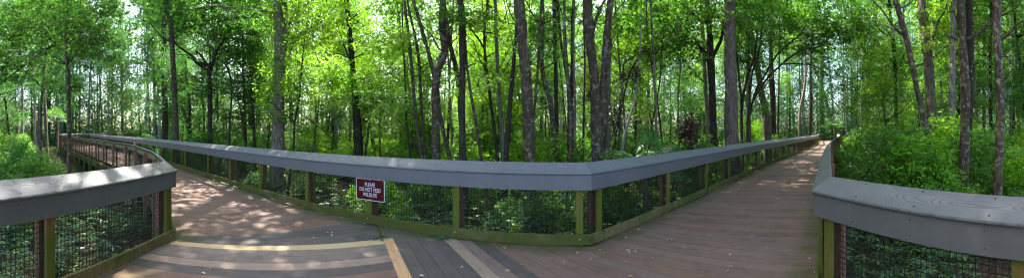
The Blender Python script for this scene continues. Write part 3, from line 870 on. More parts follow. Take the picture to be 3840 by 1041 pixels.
H(2, 30, [[(690, 560, 15), (690, 450, 13), (694, 380, 12), (706, 270, 10), (712, 150, 8)]], 'bark_dark', 'narrow trunk behind the bright clearing shrubs', 14, 'tall', .6, YEL)
H(3, 15.5, [[(72, 640, 44), (70, 585, 40), (60, 420, 29), (45, 250, 23), (30, 80, 21), (20, -20, 19)]], 'bark_dark', 'dark trunk flaring at its foot among yellow leaves', 13, 'over', .8, YEL)
H(3, 10.5, [[(352, 740, 16), (340, 660, 15), (315, 500, 15), (300, 330, 14), (290, 200, 13), (265, -10, 11)]], 'bark_lichen', 'left one of two slim stems left of the forked tree', 9, 'over', .5, YEL)
H(3, 10.8, [[(362, 740, 15), (354, 670, 13), (338, 450, 12), (325, 230, 12), (290, 60, 10), (278, -10, 9)], [(352, 660, 9), (300, 590, 7), (230, 490, 5)], [(330, 290, 6), (360, 270, 5), (385, 265, 3)]], 'bark_lichen', 'right one of two slim stems with a low dead side branch', 9, 'over', .5, YEL)
H(3, 9.8, [[(402, 830, 42), (400, 675, 36), (398, 500, 34), (399, 350, 34), (410, 290, 32), (436, 215, 29), (424, 100, 29), (430, -20, 28)], [(396, 325, 20), (378, 260, 18), (342, 130, 16), (300, -10, 14)]], 'bark_lichen', 'forked lichened tree right of the warning sign', 11, 'over', .9)
H(3, 10.6, [[(490, 830, 22), (462, 680, 19), (432, 560, 17), (412, 440, 15), (408, 330, 12), (432, 180, 9)]], 'bark_lichen', 'stem slanting up from right to left across the forked tree', 8.5, 'over', .4)
H(3, 11.5, [[(520, 760, 26), (508, 520, 24), (490, 320, 21), (460, 190, 19), (440, 60, 17), (430, -20, 16)]], 'bark_dark', 'leaning trunk crossing behind the straight one', 10, 'over', .6)
H(3, 9.6, [[(518, 830, 38), (514, 685, 32), (510, 520, 27), (512, 300, 27), (508, 100, 25), (500, -20, 23)], [(514, 300, 7), (545, 275, 5), (570, 268, 3)]], 'bark_dark', 'straight dark trunk between forked tree and centre thicket', 12, 'over', .8)
H(3, 11, [[(668, 760, 15), (660, 670, 14), (640, 500, 13), (612, 280, 12), (604, 140, 11), (620, -20, 10)], [(604, 205, 9), (580, 165, 8), (550, 125, 7), (515, 60, 5)]], 'bark_dark', 'thin stem with a long limb reaching up to the left', 9, 'over', .5)
H(3, 13, [[(690, 760, 25), (684, 660, 22), (680, 560, 19), (662, 320, 17), (655, 150, 15), (650, -20, 13)]], 'bark_pale', 'mottled stem just right of the thin limbed stem', 11, 'over', .6)
H(3, 22, [[(310, 640, 18), (288, 475, 16), (268, 405, 15), (246, 378, 12), (220, 372, 8)]], 'bark_dark', 'short bowed trunk bending to the left in the background', 4.2, None)
H(3, 15, [[(446, 700, 10), (450, 560, 9), (456, 380, 8), (462, 220, 7), (470, 60, 6)]], 'bark_dark', 'very thin pole behind the forked tree', 9, 'tall', .4)
H(3, 10.4, [[(692, 760, 24), (700, 600, 22), (714, 420, 20), (726, 290, 18), (742, 100, 15), (745, -20, 13)]], 'bark_dark', 'dark stem leaning right beside the big lichened trunk', 10, 'over', .5)
H(4, 7.8, [[(76, 1000, 66), (75, 850, 56), (75, 690, 51), (68, 500, 45), (58, 300, 46), (46, 200, 43), (40, 100, 44), (30, -20, 46)]], 'bark_lichen', 'thick lichen covered trunk left of the railing bend', 12, 'over', .9)
H(4, 11, [[(188, 760, 27), (184, 660, 25), (162, 430, 22), (126, 290, 20), (130, 100, 17), (128, -20, 15)]], 'bark_lichen', 'curving trunk right of the thick lichened one', 10, 'over', .6)
H(4, 13, [[(205, 740, 18), (192, 640, 18), (186, 400, 17), (182, 180, 18), (178, -20, 20)]], 'bark_dark', 'upright dark trunk rising behind the curving one', 11, 'over', .6)
H(4, 10.6, [[(246, 780, 28), (245, 680, 26), (245, 450, 21), (255, 300, 18), (256, 100, 15), (262, -20, 14)], [(242, 440, 15), (233, 330, 13), (208, 190, 12), (195, 50, 10), (190, -30, 8)]], 'bark_dark', 'dark two stemmed tree left of the pale double trunk', 10, 'over', .6)
H(4, 11.4, [[(298, 740, 11), (301, 600, 10), (305, 400, 9), (308, 250, 8), (304, 120, 7)]], 'bark_dark', 'thin straight stem touching the pale double trunk', 8, 'over', .4)
H(4, 8.2, [[(362, 860, 62), (360, 690, 52), (362, 540, 54), (356, 450, 44), (345, 300, 39), (332, 200, 41), (322, 100, 46), (318, -20, 44)], [(372, 590, 36), (384, 500, 38), (390, 350, 35), (396, 200, 31), (406, 100, 30), (418, -20, 28)], [(338, 135, 18), (352, 95, 15), (366, 50, 13), (392, 0, 10), (410, -25, 8)]], 'bark_lichen', 'double trunk with pale lichen patches behind the railing bend', 12, 'over', .9)
H(4, 12.5, [[(402, 740, 26), (402, 600, 26), (404, 400, 24), (410, 200, 22), (416, 0, 20)]], 'bark_brown', 'brown trunk hidden close behind the pale double trunk', 12, 'over', .7)
H(4, 17, [[(520, 640, 11), (524, 500, 10), (519, 330, 9), (528, 180, 9), (524, 20, 8)]], 'bark_dark', 'added thin trunk above the fan palms whose crown shades the right walk', 10.5, 'over', 1.35)  # added tree, not measured: its overhead crown keeps sun off the right walk
H(4, 20, [[(536, 600, 32), (536, 470, 29), (541, 380, 27), (548, 310, 26), (555, 100, 22)]], 'bark_pale', 'grey trunk standing behind the hanging brown leaves', 14, 'tall', .7)
H(4, 10, [[(412, 720, 14), (424, 640, 12), (450, 510, 10), (476, 390, 8), (500, 300, 6), (540, 230, 4)]], 'bark_dark', 'leaning stem left of the palmetto', 4.5, None)
H(4, 11, [[(465, 640, 12), (490, 520, 11), (520, 420, 9), (528, 340, 7)]], 'bark_pale', 'pale leaning stem above the palmetto', 6, None)
H(5, 22, [[(108, 540, 20), (105, 500, 19), (95, 350, 19), (88, 200, 18), (80, 80, 17), (75, -20, 15)]], 'bark_pale', 'pale grey trunk left of the huge straight trunk', 14, 'tall', .8)
H(5, 14.5, [[(132, 680, 40), (130, 600, 35), (125, 400, 31), (118, 230, 32), (112, 100, 22), (98, -20, 17)], [(122, 250, 19), (145, 205, 16), (162, 165, 15), (176, 100, 13), (200, 10, 10)], [(112, 250, 11), (95, 222, 10), (78, 208, 8), (55, 170, 5)]], 'bark_dark', 'dark trunk with raised limbs left of the huge straight trunk', 12, 'over', .9, DRK)
H(5, 12.5, [[(210, 700, 72), (208, 600, 61), (205, 450, 56), (203, 300, 52), (200, 150, 50), (200, -20, 48)]], 'bark_brown', 'huge straight light brown trunk right of the bend', 14, 'over', .9)
H(5, 22, [[(358, 530, 33), (350, 470, 30), (330, 380, 27), (305, 230, 25), (285, 130, 26), (257, 20, 29), (248, -20, 28)]], 'bark_brown', 'stout brown trunk leaning left over the arching stems', 13, 'over', 1.3)  # real trunk; broad overhead crown put on to block sun from the right walk
H(5, 17, [[(272, 560, 14), (280, 490, 12), (300, 420, 11), (350, 340, 10), (420, 270, 9), (500, 212, 7), (590, 190, 5)], [(276, 520, 12), (290, 330, 10), (325, 200, 9), (335, 110, 8), (345, 0, 6)], [(278, 500, 10), (310, 380, 9), (340, 330, 8), (400, 230, 8), (490, 150, 6), (520, 110, 4)], [(420, 270, 7), (500, 270, 6), (560, 280, 5), (640, 335, 3)], [(340, 140, 6), (380, 110, 5), (430, 100, 3)]], 'bark_dark', 'arching many stemmed tree reaching right over the walkway', 8.5, 'fine', .85, MID)
H(5, 18.5, [[(248, 540, 16), (248, 460, 14), (262, 370, 12), (280, 300, 11), (300, 250, 10), (312, 170, 8)], [(250, 450, 11), (238, 330, 10), (228, 230, 8), (215, 150, 6)]], 'bark_dark', 'forked dark stems between huge trunk and arching tree', 10, 'fine', .8, MID)
H(5, 66, [[(592, 580, 26), (588, 500, 24), (585, 400, 21), (588, 300, 19), (592, 180, 17), (592, 90, 14)]], 'bark_pale', 'pale grey trunk at the far right turn of the walkway', 17, 'tall', .8)
H(5, 72, [[(640, 560, 18), (622, 490, 16), (602, 410, 15), (575, 330, 13), (550, 270, 10)]], 'bark_dark', 'dark slanting trunk beyond the far right turn', 12, 'tall', .6)
H(5, 40, [[(494, 500, 12), (498, 450, 11), (514, 370, 10), (520, 280, 9), (515, 200, 7)]], 'bark_brown', 'thin brown trunk in the gap above the right walkway', 18, 'tall', .6)
H(5, 38, [[(538, 570, 16), (540, 420, 14), (540, 300, 12), (545, 150, 10)]], 'bark_dark', 'ivy clad narrow trunk left of the walkway turn', 17, 'tall', .6)
H(5, 30, [[(380, 540, 28), (380, 400, 26), (375, 320, 22), (372, 200, 18)]], 'bark_dark', 'mossy green trunk behind the arching tree', 14, 'tall', .8)
H(6, 8.8, [[(300, 800, 22), (285, 660, 20), (262, 480, 21), (235, 360, 19), (210, 240, 21), (186, 130, 23), (158, 30, 19), (142, -30, 17)]], 'bark_lichen', 'curved mossy trunk leaning left in the right thicket', 9, 'over', .6)
H(6, 13.5, [[(296, 620, 44), (288, 540, 40), (276, 390, 37), (270, 280, 37), (262, 180, 38), (250, 80, 35), (240, -20, 33)]], 'bark_brown', 'broad reddish brown trunk right of the curved one', 13, 'over', .9)
H(6, 12.5, [[(350, 600, 26), (354, 500, 24), (348, 350, 24), (350, 250, 23), (351, 100, 21), (355, -20, 19)]], 'bark_pale', 'shaggy mossy trunk in the middle of the right thicket', 12, 'over', .7)
H(6, 8.2, [[(386, 840, 50), (390, 675, 41), (395, 450, 35), (396, 300, 33), (386, 150, 31), (380, -20, 29)]], 'bark_lichen', 'spotted trunk close behind the right railing, left of two', 11, 'over', .8)
H(6, 10, [[(400, 700, 28), (406, 480, 26), (415, 300, 27), (412, 100, 27), (408, -20, 26)]], 'bark_dark', 'dark trunk pressed against the spotted trunk from behind', 12, 'over', .6)
H(6, 7.6, [[(502, 860, 44), (510, 680, 36), (520, 450, 33), (518, 300, 33), (510, 150, 32), (508, -20, 30)]], 'bark_lichen', 'spotted trunk close behind the right railing near the edge', 11, 'over', .8)
H(6, 18, [[(158, 540, 14), (153, 450, 13), (150, 350, 15), (148, 250, 14), (140, 130, 15), (128, 20, 11)]], 'bark_dark', 'dark thin trunk left of the curved mossy one', 12, 'tall', .7)
H(6, 29, [[(46, 420, 22), (52, 300, 20), (58, 230, 20), (70, 150, 19), (78, 50, 14), (80, -20, 12)]], 'bark_brown', 'brown trunk right of the walkway end, bending right', 15, 'tall', .8)
H(6, 31, [[(30, 400, 13), (34, 280, 12), (37, 160, 11), (40, 60, 8)]], 'bark_pale', 'slim grey trunk right of the walkway end', 16, 'tall', .6)
H(6, 32, [[(163, 380, 17), (166, 280, 16), (172, 180, 14), (176, 60, 12)]], 'bark_brown', 'brown trunk in the haze behind the right thicket', 16, 'tall', .6)
H(6, 24, [[(462, 480, 14), (462, 380, 13), (463, 200, 12), (465, 60, 10)]], 'bark_dark', 'thin dark trunk between the two spotted trunks', 14, 'tall', .6)
H(6, 14, [[(487, 500, 13), (486, 350, 12), (484, 200, 12), (490, 20, 11)]], 'bark_dark', 'slender trunk just left of the rightmost spotted trunk', 12, 'over', .5)
H(6, 21, [[(562, 480, 17), (560, 350, 15), (560, 180, 14), (564, 20, 13)]], 'bark_pale', 'pale slim trunk near the right edge of the view', 14, 'tall', .6)

def make_tree(name, label, d, stems, bark, top, crown, cs, col, group=None, twigs=True):
    X0, Y0, W0 = stems[0][0]
    rs = random.Random(int(X0 * 13 + d * 7))
    bx, by = bp(X0, d); gzv = gz(bx, by)
    root = empty(name, (bx, by, gzv)); tag(root, label, 'tree', group)
    mb = MB(); main = None
    for si, st in enumerate(stems):
        P = []
        depth = 0
        for i, (X, Y, w) in enumerate(st):
            dd = d + depth; x, y = bp(X, dd); P.append((x, y, hz(Y, dd), max(.006, w / F * dd * .5)))
            if si > 0: depth += rs.uniform(-.12, .12) * d * .05
        if si == 0:
            # roots: carry the stem down into the ground with a flare
            x, y, z, r = P[0]
            if z > gzv + .3:
                x1, y1 = x + (x - P[1][0]) * .3, y + (y - P[1][1]) * .3
                P = [(x1, y1, gzv - .35, r * 1.45), (x1, y1, gzv + .12, r * 1.2)] + P
            else: P = [(x, y, gzv - .5, r * 1.3)] + [p for p in P if p[2] > gzv + .1]
            x, y, z, r = P[-1]
            if z < top:
                dx, dy = (x - P[-3][0]) * .4, (y - P[-3][1]) * .4
                P += [(x + dx, y + dy, z + (top - z) * .5, r * .75), (x + dx * 1.3, y + dy * 1.3, top, r * .3)]
            main = P
        Q = smooth_path(P, 4)
        jj = .07 if d < 20 else .04
        mb.tube([q[:3] for q in Q], [max(.004, q[3] * (1 + rs.uniform(-.06, .06))) for q in Q], 12 if d < 16 else 8, 0, jj, rs)
    x, y, z, r = main[-1]
    # limbs up in the crown and thin dead twigs lower down
    if crown:
        for k in range(6):
            a = rs.uniform(0, 6.28); f = rs.uniform(.35, .8); z0 = max(2.2, top * f); L = rs.uniform(1.2, 2.8)
            q = min(main, key=lambda p: abs(p[2] - z0)); 
            b_ = rs.uniform(-.5, .5); c_ = rs.uniform(-.4, .4); pth = smooth_path([(q[0], q[1], q[2])] + [(q[0] + math.cos(a + b_ * f_) * L * f_, q[1] + math.sin(a + c_ * f_) * L * f_, q[2] + L * g_ + rs.uniform(-.1, .1)) for f_, g_ in ((.25, .12), (.5, .38), (.75, .5), (1.0, .85))], 2); mb.tube(pth, [max(.006, q[3] * (.36 - .035 * i_)) for i_ in range(len(pth))], 6)
    if twigs:
        for k in range(5):
            q = rs.choice(main[1:-1]); a = rs.uniform(0, 6.28); L = rs.uniform(.4, 1.3)
            if q[2] < 1.2: continue
            mb.tube([(q[0], q[1], q[2]), (q[0] + math.cos(a) * L * .5, q[1] + math.sin(a) * L * .5, q[2] + L * rs.uniform(.1, .4)), (q[0] + math.cos(a) * L, q[1] + math.sin(a) * L, q[2] + L * rs.uniform(.1, .7))], [.014, .009, .004], 5)
    for key, lst in BOUGH.items():
        if label.startswith(key) and root.get('label') == label:
            for (bk, px, py, sz, cn) in lst:
                X_, Y_, _ = SL(bk, px, py); d_ = d + rs.uniform(-1.2, 1.0); gx, gy = bp(X_, d_); gzz = hz(Y_, d_)
                c_ = add('bough', rs.choice(BG), root, (gx - bx, gy - by, gzz - gzv)); sc_ = sz * rs.uniform(.85, 1.1)
                c_.scale = (sc_, sc_, sc_ * rs.uniform(.8, 1.3)); c_.rotation_euler = (rs.uniform(-.2, .2), rs.uniform(-.2, .2), rs.uniform(0, 6.28))
                c_.color = (*[v_ * rs.uniform(.9, 1.1) for v_ in {'YEL': YEL, 'MID': MID, 'DRK': DRK, 'BLU': BLU}[cn]], 1)
                q = min(main, key=lambda p: abs(p[2] - (gzz - .7)) + .3 * math.dist(p[:2], (gx, gy)))
                A_, B_ = Vector(q[:3]), Vector((gx, gy, gzz)); mid = (A_ + B_) / 2 + Vector((rs.uniform(-.2, .2), rs.uniform(-.2, .2), .25))
                pth = smooth_path([tuple(A_), tuple(A_ * .7 + B_ * .3 + Vector((0, 0, .2))), tuple(mid + Vector((0, 0, .1))), tuple(B_)], 3)
                mb.tube(pth, [max(.007, min(.035, q[3] * .3) * (1 - i_ / len(pth) * .8)) for i_ in range(len(pth))], 6)
                for w_k in range(5):
                    e_ = B_ + Vector((rs.uniform(-1, 1), rs.uniform(-1, 1), rs.uniform(-.3, .3))) * sc_
                    mb.tube([tuple(B_ * .8 + A_ * .2), tuple((B_ + e_) / 2 + Vector((0, 0, .06))), tuple(e_)], [.008, .006, .003], 4)
    me = mb.mesh('trunk', M[bark], True); me.transform(Matrix.Translation((-bx, -by, -gzv)))
    o = add('trunk', me, root); j = rs.uniform(.8, 1.15); o.color = (j, j, j, 1)
    if crown:
        keys = [k for k in CR if k.startswith(crown)]
        mesh = CR[rs.choice(keys)]; c = col or zone_col(X0)
        lx, ly, lz = x - bx, y - by, top - gzv
        hh = {'over': 1.6 * 1.3, 'tall': 3.2, 'fine': 2.2, 'low': 1.6}[crown] * cs
        cz = 1.0
        if crown == 'over': cs = cs * 1.45; cz = .8
        crown_on(root, mesh, (lx, ly, lz - hh * (.1 if crown == 'over' else .45)), (cs, cs, cs * cz), c)
        if crown == 'over' and d < 14: crown_on(root, CR[rs.choice(keys)], (lx * .8 + rs.uniform(-1, 1), ly * .8 + rs.uniform(-1, 1), lz + 2.2), (cs * 1.1, cs * 1.1, cs), c)  # second crown above the view, added to block sun over the deck
    return root
for (k, d, stems, bark, label, top, crown, cs, col) in HERO:
    st = [[SL(k, *p) for p in s_] for s_ in stems]
    make_tree('tree', label, d, st, bark, top, crown, cs, col)
    q_ = bp(st[0][0][0], d)
    if not clear_of_walk(q_[0], q_[1], .35): print('ON WALK', label, d, q_)

# ---- background trees: a few patterns, copied with their parts
def pattern(seed, h, r, kind, nlimb=9, lean=.6):
    rs = random.Random(seed); mb = MB(); P = []; x = y = 0; n_ = 7
    dx, dy = rs.uniform(-lean, lean) / n_, rs.uniform(-lean, lean) / n_
    for i in range(n_ + 1):
        P.append((x, y, -.4 + (h + .4) * i / n_, r * (1.15 - i / n_ * .95) * (1.25 if i == 0 else 1)))
        x += dx + rs.uniform(-.12, .12); y += dy + rs.uniform(-.12, .12)
    Q = smooth_path(P, 3); mb.tube([q[:3] for q in Q], [max(.01, q[3]) for q in Q], 8, 0, .06, rs)
    for k in range(nlimb):
        i = rs.randrange(3, n_); q = P[i]; a = rs.uniform(0, 6.28); L = rs.uniform(.8, 2.4)
        mb.tube(smooth_path([q[:3], (q[0] + math.cos(a) * L * .5, q[1] + math.sin(a) * L * .5, q[2] + L * .3), (q[0] + math.cos(a) * L, q[1] + math.sin(a) * L, q[2] + L * .75)], 2), [max(.012, q[3] * .45), q[3] * .4, q[3] * .3, q[3] * .2, .006], 5)
    return mb.mesh('trunk', M[kind], True), P[-1]
PT_tall = [pattern(300 + k, rt.uniform(17, 25), rt.uniform(.09, .19), ('bark_dark', 'bark_lichen', 'bark_brown', 'bark_pale', 'bark_dark')[k]) for k in range(5)]
PT_mid = [pattern(340 + k, rt.uniform(8.5, 12.5), rt.uniform(.06, .10), ('bark_dark', 'bark_lichen', 'bark_pale', 'bark_dark')[k], 12, 1.6) for k in range(4)]
PT_low = [pattern(320 + k, rt.uniform(4.6, 7.5), rt.uniform(.045, .075), ('bark_dark', 'bark_lichen', 'bark_dark')[k], 12, 1.2) for k in range(3)]
def bg_tree(kind, X, d, label, group, crowns, sc=1.0, col=None):
    if d > 49 and X < 900: sc *= 1.3
    x, y = bp(X, d)
    me, tip = rt.choice({'tall': PT_tall, 'mid': PT_mid, 'low': PT_low}[kind])
    z = gz(x, y); root = empty('tree', (x, y, z), rt.uniform(0, 6.28)); tag(root, label, 'tree', group)
    s = sc * rt.uniform(.85, 1.15); root.scale = (s, s, s)
    t = add('trunk', me, root); j = rt.uniform(.7, 1.3); t.color = (j, j, j, 1)
    col = col or zone_col(X)
    for (ck, fz, cs) in crowns:
        mesh = CR[ck + str(rt.randrange({'tall': 4, 'low': 4, 'fine': 3, 'over': 2}[ck]))]
        crown_on(root, mesh, (tip[0] * fz + rt.uniform(-.5, .5), tip[1] * fz + rt.uniform(-.5, .5), tip[2] * fz), (cs * rt.uniform(.85, 1.2), cs * rt.uniform(.85, 1.2), cs * rt.uniform(.8, 1.1)), col)
def spots(n, X0, X1, d0, d1, m, sep, seed, pw=1.0):
    rs = random.Random(seed); out = []; tries = 0
    while len(out) < n and tries < n * 60:
        tries += 1
        X = rs.uniform(X0, X1); d = d0 + (d1 - d0) * rs.random() ** pw
        p = bp(X, d)
        if not clear_of_walk(p[0], p[1], m): continue
        if any(math.dist(p, q[2]) < sep for q in out): continue
        out.append((X, d, p))
    return out
for X, d, p in spots(82, -250, 4090, 22, 60, 2.0, 1.9, 5, .8) + spots(24, 170, 700, 50, 74, 2, 1.6, 51):
    bg_tree('tall', X, d, 'one of the many slender tall trees standing deep in the forest', 'slender tall trees deep in the forest', [('tall', .95, .95), ('tall', .7, .8), ('tall', .45, .62)])
for X, d, p in spots(71, -200, 4040, 14, 36, 2.8, 1.7, 15, .9):
    bg_tree('mid', X, d, 'one of the slim leafy trees of middling height behind the front trunks', 'slim trees of middling height', [('low', .97, .95), ('low', .72, .85), ('low', .45, .6)])
for X, d, p in spots(34, -100, 3940, 12, 30, 2.6, 2.0, 6, 1.0):
    bg_tree('low', X, d, 'one of the low leafy understorey trees growing between the taller trunks', 'leafy understorey trees between the trunks', [('low', .95, .8), ('low', .62, .65)])

PT_pole = [pattern(360 + k, rt.uniform(9, 13), rt.uniform(.035, .06), ('bark_dark', 'bark_lichen', 'bark_brown')[k], 5, 1.5) for k in range(3)]
for X, d, p in spots(25, 1480, 2560, 8.5, 21, 2.2, 1.0, 61):
    x, y = p; me, tip = rt.choice(PT_pole); root = empty('tree', (x, y, gz(x, y)), rt.uniform(0, 6.28))
    tag(root, 'one of the thin bare poles of young trees standing between the bigger trunks', 'tree', 'thin young poles between the trunks')
    t = add('trunk', me, root); j = rt.uniform(.7, 1.2); t.color = (j, j, j, 1); root.rotation_euler.x = rt.uniform(-.05, .05)
    crown_on(root, CR['low%d' % rt.randrange(4)], (tip[0], tip[1], tip[2] * .97), (.5, .5, .6), zone_col(X))

# ---- distant wood closing the view
rng = np.random.default_rng(77)
K = 52000
a = rng.uniform(-1.72, 1.72, K); d = rng.uniform(56, 88, K); z = GZ + 31 * rng.random(K) ** 1.3
z[:6500] = GZ + 9 * rng.random(6500); d[:6500] = rng.uniform(54, 70, 6500)
C = np.stack([np.sin(a) * d, np.cos(a) * d, z], 1)
V = sprays(C, rng.uniform(.8, 1.9, K), 20, .36, rng, .3, .5)
mb = MB(); rs_ = random.Random(4)
for i in range(150):
    aa, dd = rs_.uniform(-1.72, 1.72), rs_.uniform(52, 86)
    if i % 3 == 0: aa = rs_.uniform(-1.4, -1.02)
    if i % 5 == 0: aa = rs_.uniform(.85, 1.15)
    bx, by = math.sin(aa) * dd, math.cos(aa) * dd; lx, ly = rs_.uniform(-2, 2), rs_.uniform(-2, 2); r_ = rs_.uniform(.09, .24)
    mb.tube(smooth_path([(bx, by, -1.5), (bx + lx * .2, by + ly * .3, 8), (bx + lx * .7, by + ly * .6, 17), (bx + lx, by + ly, 30)], 3), [r_ * (1 - .07 * q) for q in range(10)], 6)
nq = len(V) // 4
Vall = np.concatenate([V, np.array(mb.v)]); Fq = [f for f in mb.f if len(f) == 4]
Fall = np.concatenate([np.arange(len(V)).reshape(-1, 4), np.array(Fq) + len(V)])
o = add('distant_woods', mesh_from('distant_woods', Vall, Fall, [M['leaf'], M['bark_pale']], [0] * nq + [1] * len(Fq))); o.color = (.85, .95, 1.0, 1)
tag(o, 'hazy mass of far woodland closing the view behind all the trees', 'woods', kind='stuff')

# ---- shrubs
def lighten(c, k): return tuple(v * k for v in c)
def place_shrub(X, d, sc, col, label, group, k=None):
    x, y = bp(X, d); f, s_ = SH[k if k is not None else rt.randrange(len(SH))]
    root = empty('shrub', (x, y, gz(x, y) - .05), rt.uniform(0, 6.28)); tag(root, label, 'shrub', group)
    root.scale = (sc * rt.uniform(.9, 1.3), sc * rt.uniform(.9, 1.3), sc * rt.uniform(.8, 1.15))
    o = add('foliage', f, root); o.color = (*lighten(col, 1.2), 1); add('stems', s_, root)
    return root
for X, d, p in spots(150, -60, 3900, 7.2, 30, 1.5, 1.15, 21, 1.25) + spots(80, -200, 4040, 28, 55, 2.0, 2.2, 22):
    if p[1] < 6 and p[0] < -4.5 and X > 170: continue
    sc = rt.uniform(.55, .92) * (1 + max(0, d - 9) * .022)
    place_shrub(X, d, sc, zone_col(X), 'one of the bushy green shrubs filling the forest floor around the trunks', 'shrubs on the forest floor')
# bright one in the right thicket
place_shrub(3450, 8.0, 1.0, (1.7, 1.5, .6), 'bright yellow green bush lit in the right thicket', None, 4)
for X, d, p in spots(11, 3170, 3900, 8.6, 16, 1.6, 1.3, 91) + spots(4, 900, 2500, 11, 18, 1.4, 1.6, 92):
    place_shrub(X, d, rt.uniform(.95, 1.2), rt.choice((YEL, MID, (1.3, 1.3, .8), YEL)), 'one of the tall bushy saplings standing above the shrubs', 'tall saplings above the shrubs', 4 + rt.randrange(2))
# tall shrubs pressing against the outside of the right railing
for i in range(26):
    q_ = 3.2 + i * 1.05; acc_ = 0; P_ = RR[1:]
    for j in range(len(P_) - 1):
        L_ = math.dist(P_[j], P_[j + 1])
        if q_ <= L_: break
        q_ -= L_
    u_1 = unit((P_[j + 1][0] - P_[j][0], P_[j + 1][1] - P_[j][1])); off_ = rt.uniform(1.5, 2.6) + (.5 if i < 4 else 0)
    x_, y_ = P_[j][0] + u_1[0] * q_ + u_1[1] * off_, P_[j][1] + u_1[1] * q_ - u_1[0] * off_
    d_ = math.hypot(x_, y_); place_shrub(1920 + F * math.atan2(x_, y_), d_, rt.uniform(.75, .95) + (.25 if i > 12 else 0), rt.choice((MID, MID, DRK, YEL)), 'one of the bushy green shrubs filling the forest floor around the trunks', 'shrubs on the forest floor')

# ---- ground plants close to the railings
for X, d, p in spots(95, -700, 4550, 2.6, 11, .42, .62, 33, 1.1):
    f, s_ = rt.choice(NP)
    root = empty('ground_plant', (p[0], p[1], gz(*p) - .02), rt.uniform(0, 6.28)); tag(root, 'one of the broad leaved plants covering the ground behind the railing mesh', 'plant', 'broad leaved plants behind the mesh')
    s = rt.uniform(.75, 1.15); root.scale = (s, s, s * rt.uniform(.8, 1.05))
    o = add('leaves', f, root); c = rt.choice((MID, BLU, DRK, MID)); o.color = (*c, 1); add('stems', s_, root)

# ---- palmettos
def palmetto(X, d, label, nf=15, R_=.62, h=1.0, trunk=0.5, col=(.6, .8, .75)):
    x, y = bp(X, d); z0 = gz(x, y); rs = random.Random(int(X)); root = empty('palm', (x, y, z0)); tag(root, label, 'palm')
    mb = MB(); mb.tube([(0, 0, -.3), (0.05, 0, trunk * .5), (0, .02, trunk)], [.10, .085, .09], 10, 0, .12, rs); mb.build('trunk', M['bark_brown'], root)
    for k in range(nf):
        a = k * 2.4 + rs.uniform(-.3, .3); el = rs.uniform(-.1, 1.25); L = h * rs.uniform(.7, 1.05)
        st = Vector((math.cos(a) * math.cos(el), math.sin(a) * math.cos(el), math.sin(el)))
        p0 = Vector((0, 0, trunk)); p1 = p0 + st * L
        ms = MB(); ms.tube([p0, p0 + st * L * .5 + Vector((0, 0, .05)), p1], [.014, .01, .008], 5)
        ms.v = ms.v; side = st.cross(Vector((0, 0, 1))).normalized(); upv = side.cross(st)
        b0 = len(ms.v)
        nseg = 22
        for q in range(nseg):
            t = -1.9 + 3.8 * q / (nseg - 1); dirv = (st * math.cos(t) + side * math.sin(t)); rr = R_ * (1 - .18 * abs(t) / 1.9) * rs.uniform(.9, 1.05)
            across = (side * math.cos(t) - st * math.sin(t)) * .022
            m1 = p1 + dirv * rr * .55 + upv * .03; tip = p1 + dirv * rr - Vector((0, 0, 1)) * rr * .28
            b = len(ms.v); ms.v += [tuple(p1), tuple(m1 + across), tuple(tip), tuple(m1 - across)]; ms.f.append((b, b + 1, b + 2, b + 3)); ms.m.append(1)
        o = ms.build('frond', [M['bark_dark'], M['glossy_leaf']], root); o.color = (*col, 1)
    return root
palmetto(1920 + .8877 * 560, 8.6, 'dark fan palm with drooping fronds just right of the pale double trunk', 17, .62, .8, 1.55, (.7, .9, .8))
palmetto(1920 + .8877 * 480, 11, 'second fan palm left of the dark one', 11, .6, .8, 1.5, (.8, 1, .8))
palmetto(1280 + .8877 * 375, 15, 'fan palm showing behind the forked tree', 13, .8, 1.1, 2.9, (1.1, 1.2, .9))
palmetto(2560 + .8877 * 640, 52, 'small cabbage palm standing at the far right turn', 15, 1.3, 1.6, 2.9, (.9, 1, .9))
palmetto(1280 + .8877 * 300, 15, 'low fan palm left of the slim stems', 11, .8, 1.0, 2.5, (1.1, 1.2, .9))
palmetto(215, 30, 'small palm with round head deep in the left wood', 14, 1.0, 1.1, 3.2, (.9, 1, .9))

# ---- dead brown leaf clumps hanging on the stems above the palmetto
def dead_clump(X, Y, d, r, label, n_=150, mat='dead_leaf', ls=.08, stretch=1.3, cat='dead leaves', name='dead_leaf_clump', grp=None):
    x, y = bp(X, d); rg = np.random.default_rng(int(X + Y)); Cc = rg.normal(size=(n_, 3)) * np.array([r, r, r * stretch]) * .5
    V = leaves(Cc, rg.normal(size=(n_, 3)), ls * rg.uniform(.6, 1.3, n_), rg, .6, .2)
    mb = MB(); mb.v = [tuple(v) for v in V]; mb.f = [tuple(range(i, i + 4)) for i in range(0, len(V), 4)]; mb.m = [0] * len(mb.f)
    mb.tube([(0, 0, -r * stretch), (0.01, 0, 0), (0, 0, r * stretch * 1.1)], [.006, .008, .006], 4, 1)
    for i in range(0, len(V), 4): c = V[i]; mb.tube([(0, 0, float(c[2]) * .8), tuple(c * .6), tuple(c)], [.003, .003, .002], 3, 1)
    o = mb.build(name, [M[mat], M['bark_dark']]); o.location = (x, y, hz(Y, d)); tag(o, label, cat, grp)
for (px, py, r, lb) in ((470, 325, .27, 'leftmost brown clump of withered leaves hanging above the palmetto'), (525, 310, .24, 'small brown clump of withered leaves right of the hanging cluster'), (430, 470, .30, 'withered brown leaves low beside the double trunk'), (330, 405, .18, 'brown leaf tuft left of the double trunk')):
    dead_clump(1920 + .8877 * px, .8877 * py, 10, r, lb)
dead_clump(2560 + .8877 * 30, 500, 11.5, .4, 'large heap of withered brown fronds on a stump before the dark trunk', 600, 'dead_leaf', .15, 1.5, 'dead leaves', 'dead_frond_heap')

